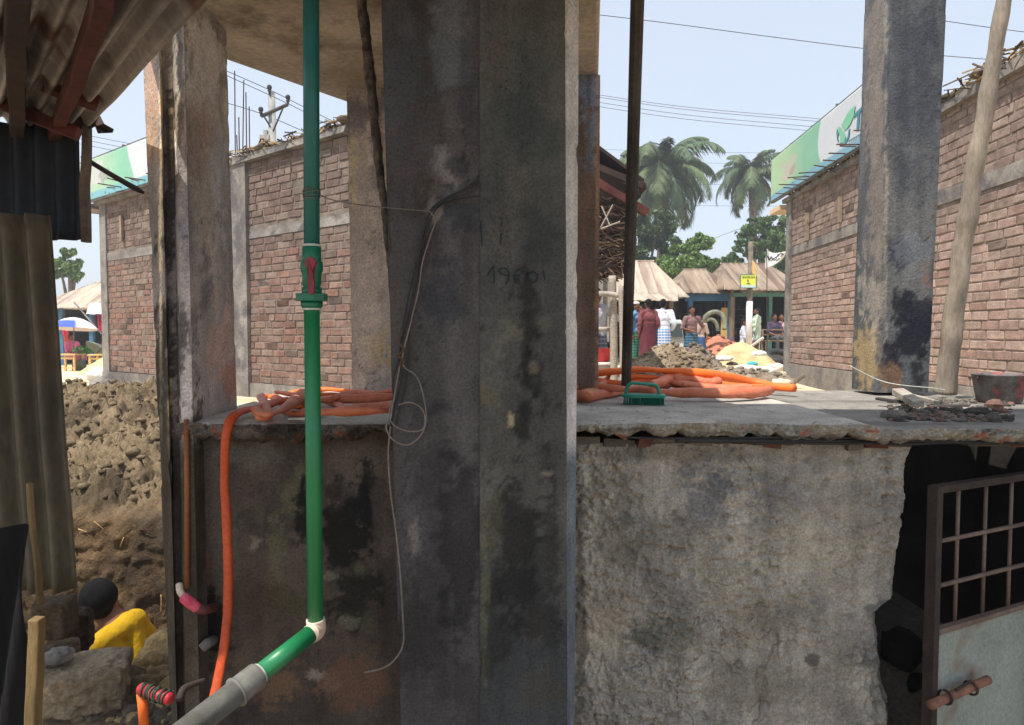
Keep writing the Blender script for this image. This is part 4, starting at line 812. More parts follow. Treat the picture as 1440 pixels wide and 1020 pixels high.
stool('purple plastic stool stacked in front of the middle shop', (X(1022, 20.6), 20.6, .8), m_pur, .4, .26, 4)
stool('navy plastic stool beside the purple stool', (X(1011, 20.7), 20.7, .8), m_nav, .62, .34)
stool('red plastic stool under the seated figure by the grey pole', (X(1046, 20.0), 20, .8), m_redp, .45, .3)
mb = MB(); c = Vector((X(1098, 20.3), 20.3, .95))
e = empty('wooden_bench', c, 'slatted wooden bench on the floor of the green-posted shop', 'bench')
for z in (.42, .6, .75): mb = MB(); mb.box(c+Vector((0, (0 if z < .5 else .18), z)), (1.1, .3 if z < .5 else .03, .04)); mb.build('slat', m_wood, e)
for sx in (-.5, .5): mb = MB(); mb.box(c+Vector((sx, .16, .38)), (.05, .05, .78)); mb.box(c+Vector((sx, -.13, .2)), (.05, .05, .4)); mb.build('leg', m_wood, e)
e = empty('old_tyre', (X(1096, 17.2), 17.2, .8), 'old tyre lying by the corner of the right building', 'tyre'); mb = MB(); N = 26
c = Vector((X(1096, 17.2), 17.2, 1.0)); mb.tube([c+Vector((.28*math.cos(2*math.pi*i/N), .22*math.sin(2*math.pi*i/N), .12*math.sin(2*math.pi*i/N))) for i in range(N+1)], .09, 9, 2); mb.build('rubber', m_black, e, smooth=True)
mb = MB(); mb.tube([P(1050, 492, 17), P(1073, 475, 16.6)], .03, 6); tag(mb.build('bamboo_stick', m_sack), 'pale stick leaning across the brick-red gravel', 'stick')
# small pale pickup behind the white-shirted man
e = empty('parked_truck', (X(948, 18), 18, .8), 'small pale truck cab half hidden behind the man in the white shirt', 'truck'); cx_ = X(946, 18)
mb = MB(); mb.prism([(cx_-.45, 17.7), (cx_+.28, 17.7), (cx_+.28, 19), (cx_-.45, 19)], 1.0, 1.95, topo=[(cx_-.4, 17.9), (cx_+.22, 17.9), (cx_+.22, 19), (cx_-.4, 19)]); bevel(mb.build('cab', M('truck_paint', lin((196, 206, 196)), rough=.4, bump=0), e), .05, 3)
mb = MB(); mb.prism([(cx_-.36, 17.72), (cx_+.2, 17.72), (cx_+.2, 17.76), (cx_-.36, 17.76)], 1.5, 1.85, topo=[(cx_-.33, 17.84), (cx_+.17, 17.84), (cx_+.17, 17.88), (cx_-.33, 17.88)]); mb.build('windscreen', M('dark_glass', lin((50, 60, 56)), rough=.15, bump=0, spec=.6), e)
for sx in (-.36, .2): mb = MB(); mb.cone((cx_+sx-.06, 18, 1.0), (cx_+sx+.06, 18, 1.0), .22, .22, 16); mb.build('wheel', m_black, e)
# ================= people
SK = (92, 62, 46)
m_skin = M('skin', lin((120, 80, 58)), lin((104, 68, 50)), rough=.55, bump=.05, sss=.1, fine=.03); m_hair = M('black_hair', (.005, .005, .006), (.009, .008, .009), s=30, st=(1, 1, .2), rough=.8, bump=1, bs=140, spec=.12)
m_eye = M('eye', lin((40, 30, 26)), bump=0, rough=.3)
def rot2(p, a): ca, sa = math.cos(a), math.sin(a); return Vector((p[0]*ca-p[1]*sa, p[0]*sa+p[1]*ca, p[2]))
def person(label, x, y, z, h, yaw, top, bottom, arms, hair=True, lean=0, sit=False, sleeve='short', kind='lungi', cap=None, vs=.011):
    """stands at x y z, facing -Y turned by yaw; arms = two (elbow, hand) pairs in body space"""
    e = empty('person', (x, y, z), label, 'person', None); k = h/1.65; O = Vector((x, y, z))
    def T(p): p = Vector(p); p = Vector((p[0], p[1]-lean*max(p[2]-.9, 0), p[2])); return O+rot2(p*k, yaw)
    mb = MB(); cz = -.42 if sit else 0
    def caps(a, b, r0, r1, m=None): (m or mb).caps(T(a), T(b), r0*k, r1*k, 10)
    def ell(c, r, m=None): (m or mb).ell(T(c), tuple(v*k for v in r), 14, 10, rz=yaw)
    for s in (-1, 1):
        if sit: hip, kn, an = (s*.09, 0, .46), (s*.13, -.4, .48), (s*.13, -.38, .09)
        else: hip, kn, an = (s*.085, 0, .86), (s*.095, -.015, .47), (s*.1, .02, .09)
        caps(hip, kn, .078, .053); caps(kn, an, .052, .034); caps((an[0], an[1]+.02, .045), (an[0]+s*.015, an[1]-.15, .03), .038, .026)
    U = lambda p: (p[0], p[1], p[2]+cz)
    ell(U((0, 0, .92)), (.155, .11, .12)); ell(U((0, 0, 1.08)), (.135, .095, .2)); ell(U((0, 0, 1.24)), (.16, .105, .17)); caps(U((-.14, 0, 1.36)), U((.14, 0, 1.36)), .055, .055)
    caps(U((0, .005, 1.36)), U((0, -.012, 1.47)), .054, .048); ell(U((0, -.01, 1.56)), (.074, .092, .1)); ell(U((0, -.04, 1.495)), (.05, .055, .05)); caps(U((0, -.095, 1.56)), U((0, -.115, 1.53)), .01, .015)
    for s in (-1, 1): ell(U((s*.077, .0, 1.545)), (.012, .02, .032))
    ell(U((0, -.09, 1.497)), (.024, .014, .009))
    for s, (el, ha) in zip((-1, 1), arms):
        sh = U((s*.185, 0, 1.35)); el = U(el); ha = U(ha); caps(sh, el, .047, .037); caps(el, ha, .036, .025)
        d = (Vector(ha)-Vector(el)).normalized(); pm = Vector(ha)+d*.05; ell(pm, (.034, .026, .04)); sdv = d.cross(Vector((0, 1, .2))).normalized()
        for q in range(4):
            o_ = pm+sdv*(.024-.016*q)+d*.02; L_ = (.055, .07, .066, .05)[q]; mid = o_+d*L_*.55; tip = mid+(d+Vector((0, -.6, 0))).normalized()*L_*.45; caps(o_, mid, .0105, .0095); caps(mid, tip, .0095, .008)
        o_ = pm+sdv*.03-d*.02; caps(o_, o_+(d+sdv).normalized()*.05, .011, .009)
    remesh(mb.build('body', m_skin, e), vs, 3)
    for s in (-1, 1): mb2 = MB(); mb2.ell(T(U((s*.03, -.094, 1.565))), (.011*k, .007*k, .007*k), 8, 6, rz=yaw); mb2.build('eye', m_eye, e)
    if hair:
        mb2 = MB(); mb2.ell(T(U((0, .012, 1.592))), (.084*k, .096*k, .087*k), 20, 14, jit=.08, rz=yaw); mb2.ell(T(U((0, .05, 1.545))), (.072*k, .056*k, .07*k), 16, 10, jit=.08, rz=yaw); remesh(mb2.build('hair', m_hair, e), .009, 2)
    if cap:
        mb2 = MB(); mb2.ell(T(U((0, .005, 1.635))), (.085*k, .1*k, .05*k), 18, 10, rz=yaw); mb2.build('cap', cap, e, smooth=True)
    if top:
        mb2 = MB(); S = 1.13; A = mb2
        ell(U((0, 0, .95)), (.18, .125, .14), A); ell(U((0, 0, 1.08)), (.165, .12, .2), A); ell(U((0, 0, 1.23)), (.182, .125, .16), A); caps(U((-.15, 0, 1.355)), U((.15, 0, 1.355)), .064, .064, A); caps(U((0, .01, 1.38)), U((0, .0, 1.415)), .07, .06, A)
        for s, (el, ha) in zip((-1, 1), arms):
            sh = U((s*.185, 0, 1.35)); el = Vector(U(el)); ha = Vector(U(ha))
            caps(sh, el, .066, .06, A)
            if sleeve == 'long': caps(el, el.lerp(ha, .85), .058, .044, A)
        o = remesh(mb2.build('shirt', top, e), .012, 3)
        t_ = bpy.data.textures.get('folds') or bpy.data.textures.new('folds', 'CLOUDS'); t_.noise_scale = .09; m_ = o.modifiers.new('f', 'DISPLACE'); m_.texture = t_; m_.strength = .03; m_.mid_level = .5
    if bottom:
        N = 40; K = 24; V = []; z1 = .95 if kind != 'robe' else 1.12; zb = .14
        for j in range(K+1):
            t = j/K; zz = z1+(zb-z1)*t
            for i in range(N+1):
                a = 2*math.pi*i/N; f = 1+(.03+.07*t)*math.sin(a*7+t*2.0)*(.4+.6*t)+.03*math.sin(a*13+t*3)
                if kind == 'robe': rx_, ry_ = .178+.05*t**.8, .135+.045*t
                elif kind == 'trousers': rx_, ry_ = .165-.01*t, .125
                else: rx_, ry_ = .165+.045*math.sin(t*2.2), .125+.06*math.sin(t*2.2)
                V.append(tuple(T((rx_*f*math.cos(a), ry_*f*math.sin(a), zz))))
        if kind == 'trousers':
            mb2 = MB()
            for s in (-1, 1):
                if sit: hip, kn, an = (s*.09, 0, .48), (s*.13, -.4, .5), (s*.13, -.38, .13)
                else: hip, kn, an = (s*.088, 0, .88), (s*.1, -.01, .47), (s*.1, .02, .13)
                caps(hip, kn, .098, .075, mb2); caps(kn, an, .074, .062, mb2)
            ell(U((0, 0, .93)), (.17, .125, .11), mb2); remesh(mb2.build('trousers', bottom, e), .012, 3)
        elif not sit:
            mb2 = MB(); mb2.grid(np.array(V), N, K); solid(mb2.build('robe' if kind == 'robe' else 'wrapped_skirt', bottom, e, smooth=True), .012)
    return e
def cl(name, a, b=None, s=6, **k): return M('cloth_'+name, lin(a), lin(b) if b else tuple(v*.85 for v in lin(a)), s=s, rough=.9, bump=.15, bs=40, fine=.05, **k)
def check(name, a, b, c, f=30):
    m = cl(name, a); t = m.node_tree; N = t.nodes; L = t.links; bs_ = N['Principled BSDF']; tc = N.new('ShaderNodeTexCoord'); col = (*lin(a), 1); last = None
    for ax, cc in (('X', b), ('Z', c)):
        wv = N.new('ShaderNodeTexWave'); wv.bands_direction = ax; wv.inputs['Scale'].default_value = f/6; L.new(tc.outputs['Object'], wv.inputs[0]); r = N.new('ShaderNodeMath'); r.operation = 'GREATER_THAN'; r.inputs[1].default_value = .62; L.new(wv.outputs['Fac'], r.inputs[0])
        x = N.new('ShaderNodeMix'); x.data_type = 'RGBA'; L.new(r.outputs[0], x.inputs[0]); x.inputs[7].default_value = (*lin(cc), 1)
        if last is None: x.inputs[6].default_value = col
        else: L.new(last, x.inputs[6])
        last = x.outputs[2]
    L.new(last, bs_.inputs['Base Color']); return m
HANG = (((-.25, .03, 1.08), (-.24, -.04, .84)), ((.25, .03, 1.08), (.24, -.04, .84)))
def at(px, D, z=.8): return ((px-720)/F*D, D, z)
GH = {}
def pp(label, px, D, pyhead, yaw, *a, z=.8, **k):
    zt = P(px, pyhead, D).z; return person(label, X(px, D), D, z, max(1.2, (zt-z)), yaw, *a, **k)
pp('man in a blue shirt with a bandaged head, half hidden behind the metal pole', 894, 15.4, 426, R(50), cl('sky_blue', (116, 160, 200), (92, 132, 176)), check('green_check', (40, 96, 80), (60, 120, 90), (30, 60, 70)), HANG, cap=m_sack)
pp('person in a long maroon robe standing with back turned', 911, 15.2, 422, R(200), cl('maroon', (132, 74, 78), (104, 54, 60)), cl('maroon_robe', (104, 48, 58), (80, 36, 46)), (((-.25, .05, 1.08), (-.2, -.1, .86)), ((.25, .03, 1.08), (.24, -.02, .84))), kind='robe', sleeve='long')
pp('person in a rose-red top between the maroon robe and the white shirt', 922.5, 16.2, 434, R(-30), cl('rose_red', (206, 90, 104), (180, 70, 86)), cl('dark_skirt', (60, 52, 60)), HANG, kind='lungi')
pp('man in a long-sleeved white shirt and blue checked lungi seen from behind', 932, 15.3, 422, R(165), cl('white', (226, 228, 238), (200, 204, 220)), check('blue_check', (150, 170, 196), (60, 110, 180), (200, 206, 214)), (((-.27, .04, 1.08), (-.2, -.14, .92)), ((.27, .04, 1.08), (.16, -.2, .98))), sleeve='long')
pp('man in a dark checked shirt and blue lungi standing with hand on hip', 972, 15.5, 432, R(20), check('brown_check', (120, 88, 88), (80, 60, 66), (150, 120, 116), 60), check('navy_check', (40, 72, 100), (30, 46, 60), (70, 110, 130)), (((-.26, .04, 1.08), (-.1, -.16, 1.0)), ((.4, .04, 1.12), (.2, -.1, .98))))
pp('man in a dark blue shirt standing behind the maroon robe', 903, 16.8, 430, R(-60), cl('dark_blue', (52, 70, 104)), cl('grey_lungi', (96, 96, 104)), HANG)
pp('smaller figure in a patterned shirt behind the man in the checked shirt', 984, 16.6, 444, R(-40), check('patterned', (170, 160, 150), (90, 90, 100), (200, 160, 140), 80), cl('blue_cloth', (60, 84, 130)), HANG)
pp('man in pale green clothes standing beside the white-wrapped grey pole', 1064, 19.9, 434, R(-90), cl('pale_green', (196, 210, 190), (170, 188, 166)), cl('pale_green_trousers', (190, 204, 186)), (((-.22, -.1, 1.1), (-.18, -.34, 1.12)), ((.22, -.1, 1.1), (.18, -.34, 1.1))), kind='trousers', sleeve='long', z=.82)
person('person in a pale shirt seated by the white-wrapped grey pole', X(1046, 20), 20, .82, 1.6, R(60), cl('pale_lilac', (190, 196, 214)), cl('brown_trousers', (90, 70, 66)), (((-.24, -.08, 1.1), (-.14, -.3, 1.0)), ((.24, -.08, 1.1), (.14, -.3, 1.0))), sit=True, kind='trousers', sleeve='long')
person('person in dark clothes sitting left on the bench in the green-posted shop', X(1088, 20.6), 20.6, .97, 1.6, R(10), cl('dark_violet', (70, 60, 84)), cl('grey_trousers', (80, 80, 84)), (((-.24, -.08, 1.1), (-.14, -.3, 1.0)), ((.24, -.08, 1.1), (.14, -.3, 1.0))), sit=True, kind='trousers')
person('person in a pinkish shirt sitting right on the bench in the green-posted shop', X(1098, 20.7), 20.7, .97, 1.6, R(-15), cl('dusty_pink', (190, 150, 156)), cl('grey_trousers', (80, 80, 84)), (((-.24, -.08, 1.1), (-.14, -.3, 1.0)), ((.24, -.08, 1.1), (.14, -.3, 1.0))), sit=True, kind='trousers')
person('person in pink crouching behind the wooden table under the white umbrella', X(101, 20.2), 20.2, .45, 1.5, R(70), cl('pink', (220, 110, 150), (196, 90, 130)), cl('pink_trousers', (190, 100, 130)), (((-.24, -.08, 1.1), (-.14, -.3, 1.0)), ((.24, -.08, 1.1), (.14, -.3, 1.0))), sit=True, kind='trousers')
# man at the far left of the right hand view, arm stretched to the timber post (mostly behind the brown column)
person('man in a grey shirt reaching his arm to the timber posts beside the brown column', X(838, 10.2), 10.2, .66, 1.6, R(35), cl('grey', (176, 180, 192)), check('lungi_grey', (90, 96, 110), (60, 70, 90), (120, 120, 130)), (((-.22, .0, 1.1), (-.2, -.08, .86)), ((.42, -.03, 1.2), (.6, .12, 1.36))))
# ================= the man in the pit, seen from behind
PX, PY = P(150, 870, 3.25).x, 3.25
e = empty('person', (PX, PY, -.9), 'man in a yellow shirt working down in the pit, black hair, seen from behind', 'person')
hd = P(139, 844, 3.25); nk = P(161, 876, 3.25); shR = P(184, 876, 3.25); shL = P(145, 903, 3.1); pel = P(176, 990, 3.2); pel.z = -.35
mb = MB(); mb.ell(hd, (.074, .086, .098), 24, 16); mb.ell(hd+Vector((-.045, .03, -.055)), (.046, .046, .05), 14, 10); mb.caps(hd+Vector((-.1, .03, -.01)), hd+Vector((-.11, .035, -.03)), .01, .013, 8)
mb.caps(hd+Vector((.01, 0, -.05)), nk, .048, .052, 16); mb.ell(hd+Vector((.072, .02, -.03)), (.014, .02, .03), 10, 8); mb.ell(hd+Vector((-.05, -.066, -.035)), (.014, .016, .028), 10, 8)
mb.caps(nk, pel, .07, .1, 16); mb.caps(shR, shL, .045, .045, 14)
elR = shR+Vector((.0, .2, -.22)); haR = elR+Vector((-.22, .1, -.05)); elL = shL+Vector((-.12, .12, -.2)); haL = elL+Vector((-.12, .22, -.02))
def hand(mb, el, ha):
    d = (ha-el).normalized(); pm = ha+d*.05; s_ = d.cross(Vector((0, 0, 1))).normalized(); mb.ell(pm, (.036, .036, .024), 12, 8)
    for q in range(4):
        o_ = pm+s_*(.027-.018*q)+d*.03; L_ = (.06, .075, .07, .055)[q]; a = o_+d*L_*.5; b = a+(d-Vector((0, 0, .7))).normalized()*L_*.5; mb.caps(o_, a, .0095, .009, 8); mb.caps(a, b, .009, .0075, 8)
    o_ = pm+s_*.034-d*.015; mb.caps(o_, o_+(d+s_*.8).normalized()*.055, .011, .009, 8)
for a, b, c in ((shR, elR, haR), (shL, elL, haL)): mb.caps(a, b, .05, .04, 12); mb.caps(b, c, .038, .027, 12); hand(mb, b, c)
for s in (-1, 1):
    hp = pel+Vector((s*.09, 0, -.02)); kn = hp+Vector((-.1, .34, .0)); an = kn+Vector((.02, -.02, -.42)); an.z = -.82; mb.caps(hp, kn, .085, .058, 12); mb.caps(kn, an, .056, .038, 12); mb.caps(an, an+Vector((-.04, .15, -.03)), .04, .03, 10)
remesh(mb.build('body', m_skin, e), .007, 4)
mb = MB(); mb.ell(hd+Vector((.002, -.008, .018)), (.083, .094, .09), 30, 20, jit=.06); mb.ell(hd+Vector((.018, -.03, -.03)), (.06, .062, .05), 20, 14, jit=.08)
remesh(mb.build('hair', m_hair, e), .005, 3)
mb = MB(); mb.caps(shR, shL, .056, .054, 18); mb.caps(P(181, 876, 3.24), P(187, 925, 3.22), .056, .078, 18); mb.caps(P(166, 886, 3.25), P(170, 965, 3.2), .07, .12, 18); mb.caps(P(187, 925, 3.22), P(182, 1000, 3.2), .078, .1, 18); mb.caps(shR+Vector((0, .03, 0)), shR.lerp(elR, .85), .055, .058, 16); mb.caps(shL, shL.lerp(elL, .85), .056, .058, 16); mb.caps(P(150, 905, 3.12), P(160, 960, 3.12), .06, .1, 18)
m_ylw = M('cloth_yellow', lin((190, 152, 20)), lin((170, 132, 14)), s=3, rough=.9, bump=.5, bs=9, dist=.03, fine=.05)
o = remesh(mb.build('shirt', m_ylw, e), .008, 5); t_ = bpy.data.textures.new('shirt_folds', 'CLOUDS'); t_.noise_scale = .09; m_ = o.modifiers.new('f', 'DISPLACE'); m_.texture = t_; m_.strength = .012; m_.mid_level = .5
mb = MB()
for s in (-1, 1): hp = pel+Vector((s*.09, 0, -.02)); kn = hp+Vector((-.1, .34, .0)); mb.caps(hp, kn, .11, .085, 14)
mb.ell(pel, (.18, .15, .14), 16, 12); remesh(mb.build('shorts', cl('dark_shorts', (50, 52, 60)), e), .01, 3)
# ================= green water pipe
m_pvcU = M('teal_pipe', lin((24, 106, 102)), lin((22, 98, 92)), s=5, c3=lin((84, 128, 122)), s3=42, p3=.66, rough=.4, bump=.08, bs=12, spec=.5, fine=.08); m_pvc = M('green_pipe', lin((34, 128, 78)), lin((28, 114, 70)), s=5, c3=lin((110, 150, 118)), s3=38, p3=.65, rough=.4, bump=.08, bs=12, spec=.5, fine=.05); m_pvc2 = M('green_valve', lin((20, 112, 82)), lin((16, 100, 74)), rough=.4, bump=.05, spec=.5, fine=.04)
m_mar = M('maroon_plastic', lin((132, 26, 40)), lin((120, 22, 36)), rough=.35, bump=0, spec=.5); m_tape = M('white_tape', lin((206, 208, 200)), rough=.6, bump=.1); m_grey = M('grey_pvc', lin((122, 122, 116)), lin((98, 96, 90)), s=8, rough=.6, bump=.15, bs=30)
m_beige = M('beige_elbow', lin((222, 204, 184)), lin((196, 176, 156)), s=14, rough=.6, bump=.1)
D0 = 1.5
e = empty('green_pipe', P(445, 880, D0), 'green plastic water pipe with a ball valve, tall and bending at the bottom', 'pipe')
tp, vt, vb, bt = P(438, -16, D0+.0), P(438.5, 347, D0), P(438.5, 432, D0), P(443.5, 872, D0)
tp2 = Vector((tp.x-.0, 1.5, ZS-.01))
mb = MB(); mb.tube([tp2, vt], .0172, 22, smooth=False); mb.build('upper_pipe', m_pvcU, e, smooth=True)
mb = MB(); mb.tube([vb, bt], .0172, 22, smooth=False); mb.build('lower_pipe', m_pvc, e, smooth=True)
def VP(py, dx=0): t = (py-347)/(432-347); return vt.lerp(vb, t)+Vector((dx, 0, 0))
va = empty('ball_valve', VP(432), None, None); va.parent = e; va.location = VP(432)-e.location; del_ = None
def prof_lathe(mb, pr, n=28, hexr=None):
    V = []; 
    for (py, r) in pr:
        c = VP(py)
        for k in range(n): a = 2*math.pi*k/n; V.append((c.x+r*math.cos(a), c.y+r*math.sin(a), c.z))
    f = [(i*n+k, (i+1)*n+k, (i+1)*n+(k+1) % n, i*n+(k+1) % n) for i in range(len(pr)-1) for k in range(n)]; f += [tuple(range(n)), tuple((len(pr)-1)*n+k for k in range(n))[::-1]]; mb.add(np.array(V), f)
mb = MB(); prof_lathe(mb, [(347, .0185), (347.5, .0205), (365, .0205), (367, .021), (370, .0235), (376, .0245), (382, .0235), (385, .0212), (388, .0205), (401, .0205), (402, .0185), (404, .0185), (404.5, .0215), (416, .0215)]); valve = mb.build('valve_body', m_pvc2, e, smooth=False)
valve.data.polygons.foreach_set('use_smooth', [True]*len(valve.data.polygons)); 
mb = MB(); n = 8; c0 = VP(413); c1 = VP(424)
hexp = lambda c, r: [(c.x+r*math.cos(2*math.pi*(k+.5)/n), c.y+r*math.sin(2*math.pi*(k+.5)/n)) for k in range(n)]
mb.prism(hexp(c1, .0345), c1.z, c0.z); bevel(mb.build('union_nut', m_pvc2, e), .0015)
mb = MB(); prof_lathe(mb, [(424, .0235), (431, .0235), (433.5, .0200)]); mb.build('union_collar', m_pvc2, e, smooth=True)
hc = VP(372)+Vector((.008, -.034, 0)); mb = MB(); N = 24
V = []; 
outl = [(math.sin(2*math.pi*i/30)*.0122, math.cos(2*math.pi*i/30)*.0122) for i in range(-11, 12)]
outl = [(.0122*math.sin(a), .0122*math.cos(a)) for a in np.linspace(-2.4, 2.4, 20)]
outl = outl+[(.0062, -.016), (.0058, -.03), (.0070, -.052), (.0066, -.064), (.003, -.068), (-.003, -.068), (-.0066, -.064), (-.0070, -.052), (-.0058, -.03), (-.0062, -.016)]
V = [(hc.x+a, hc.y-.006+(.004 if b < -.02 else 0), hc.z+b) for a, b in outl]+[(hc.x+a, hc.y+.006, hc.z+b) for a, b in outl]; n_ = len(outl)
mb.add(V, [tuple(range(n_)), tuple(range(n_, 2*n_))[::-1]]+[((i+1) % n_, i, n_+i, n_+(i+1) % n_) for i in range(n_)]); mb.cone(hc, hc+Vector((0, .02, 0)), .008, .008); bevel(mb.build('valve_handle', m_mar, e), .0012)
for py in (346, 434.5):
    mb = MB(); c = VP(py); mb.tube([c-Vector((0, 0, .003)), c+Vector((0, 0, .003))], .0192, 22, smooth=False); mb.build('seal_tape', m_tape, e, smooth=True)
bpy.data.objects.remove(va)
# elbow and slanting lower run
el = P(443.5, 884, D0); dg0 = P(436, 892, 1.47); dg1 = P(366, 947, 1.36)
mb = MB(); mb.tube([bt+Vector((0, 0, .002)), el+Vector((.001, 0, -.004)), dg0], [.0205, .0215, .0205], 20, 8); mb.build('elbow', m_beige, e, smooth=True)
mb = MB(); mb.tube([dg0, dg1], .0195, 20, smooth=False); mb.build('slanting_pipe', m_pvc, e, smooth=True)
mb = MB(); mb.tube([dg1, dg1.lerp(dg0, -.06)], .0225, 20, smooth=False); mb.build('seal_ring', m_tape, e, smooth=True)
e2 = empty('grey_pipe', P(300, 1000, 1.2), 'thick grey plastic pipe with a socket joining the slanting green pipe', 'pipe')
g1 = dg1.lerp(dg0, -.04); dd = (dg1-dg0).normalized(); g2 = g1+dd*.05; g3 = g1+dd*.36
mb = MB(); mb.tube([g1, g1+dd*.003, g2, g2+dd*.0001], [.026, .0275, .0275, .0275], 22, smooth=False); mb.build('socket', m_grey, e2, smooth=True)
mb = MB(); mb.tube([g2, g2+dd*.004], .0305, 22, smooth=False); mb.build('collar', m_grey, e2, smooth=True)
mb = MB(); mb.tube([g2, g3, P(230, 1010, 1.05)+Vector((-.1, -.05, -.1))], .0255, 22, smooth=False); mb.build('tube', m_grey, e2, smooth=True)
m_gw = M('galvanised_wire', lin((120, 114, 108)), rough=.5, metal=.5, bump=0, fine=0)
mb = MB(); c = P(438.3, 274, D0)
for k in range(4): mb.tube([c+Vector((.0185*math.cos(a), .0185*math.sin(a), .004*k-.006+.004*math.sin(a*1.0+k))) for a in np.linspace(0, 6.28, 13)], .0011, 5, 2)
mb.tube([c+Vector((.018, 0, 0)), P(470, 282, 1.49), P(520, 290, 1.485), P(600, 297, 1.475)], .0013, 5, 4); tag(mb.build('binding_wire', m_gw, smooth=True), 'thin wire wound round the green pipe and tied across to the dark column', 'wire')
# crusted thin rod hanging beside the dark column
mb = MB(); pts = [P(506, -14, 1.70), P(514, 45, 1.71), P(523, 130, 1.72), P(531, 210, 1.73), P(541, 300, 1.74), P(552, 420, 1.76), P(556, 585, 1.79)]
mb.tube(pts, [.0125, .0128, .0125, .0115, .009, .007, .007], 12, 10); V = mb.v[0]; V += (np.stack([fbm(V, 60, 3, 5), fbm(V, 60, 3, 6), 0*V[:, 0]], 1))*.006
mb.v[0] = V; tag(mb.build('crusted_rod', M('crusted_steel', lin((120, 110, 100)), lin((66, 58, 54)), s=40, rough=.95, bump=.8, bs=120), smooth=True), 'thin cement-crusted rod leaning down past the left edge of the dark column', 'rod')
# ================= cables on the column
def cable(pts, r, label, m=m_black, n=7, cat='cable', group='cables hanging on the dark column'):
    mb = MB(); mb.tube([P(*p) for p in pts], r, n, 8); return tag(mb.build('cable', m, smooth=True), label, cat, group)
DC = 1.487
cable([(674, 254, DC), (650, 268, DC), (622, 282, DC-.004), (604, 300, DC-.006), (592, 345, DC), (584, 400, DC-.003), (576, 450, DC-.003), (575, 500, DC), (571, 540, DC), (562, 575, DC), (556, 600, DC)], .0026, 'thicker black cable coming from the seam and bending down the dark column')
cable([(674, 258, DC), (640, 274, DC-.004), (608, 296, DC-.008), (596, 330, DC), (590, 380, DC), (578, 430, DC-.004), (568, 470, DC-.003), (562, 505, DC-.004), (565, 530, DC), (556, 570, DC), (549, 600, DC)], .002, 'thin black cable running close beside the thicker one')
cable([(674, 276, DC), (655, 278, DC), (630, 284, DC-.003), (612, 296, DC-.004), (600, 325, DC-.005), (583, 380, DC-.002), (570, 440, DC-.005), (561, 500, DC-.006), (552, 540, DC), (556, 566, DC), (549, 598, DC)], .002, 'lower black cable leaving the seam just below the other two')
m_gc = M('grey_cable', lin((126, 118, 108)), lin((100, 94, 88)), rough=.7, bump=0)
m_bc = M('brown_cable', lin((84, 64, 52)), rough=.7, bump=0)
cable([(566, 470, DC-.006), (560, 480, DC-.008), (568, 492, DC-.008), (560, 500, DC-.008), (568, 508, DC-.008), (561, 514, DC-.008), (567, 505, DC-.006)], .0026, 'short brown twist of cable binding the bundle together', m_bc)
cable([(604, 297, DC-.01), (612, 310, DC-.006), (606, 330, DC), (594, 370, DC-.003), (588, 410, DC), (576, 460, DC-.004), (566, 510, DC-.006), (586, 530, DC), (596, 560, DC), (599, 590, DC), (592, 612, DC), (573, 626, DC), (552, 618, DC-.02), (543, 600, DC-.02), (550, 580, DC-.01), (563, 510, DC-.006)], .0017, 'grey cable forming the larger loose coil at the foot of the bundle', m_gc)
cable([(556, 560, DC), (549, 572, DC-.008), (548, 590, DC-.012), (560, 602, DC-.004), (578, 607, DC), (594, 604, DC), (598, 590, DC), (592, 574, DC), (576, 566, DC), (560, 570, DC-.003)], .0017, 'grey cable curled into the smaller loop inside the larger coil', m_gc)
cable([(606, 296, DC-.01), (600, 318, DC-.004), (597, 345, DC), (601, 352, DC), (594, 358, DC), (590, 372, DC)], .0015, 'short dark cable end kinked near the tied wire')
cable([(549, 600, DC-.01), (546, 640, DC-.0), (549, 690, DC), (557, 750, DC+.0), (563, 810, DC), (566, 860, DC), (567, 905, DC), (553, 930, DC), (535, 941, DC), (512, 946, DC)], .0019, 'single grey cable trailing down to the bottom and curling to the left', m_gc)
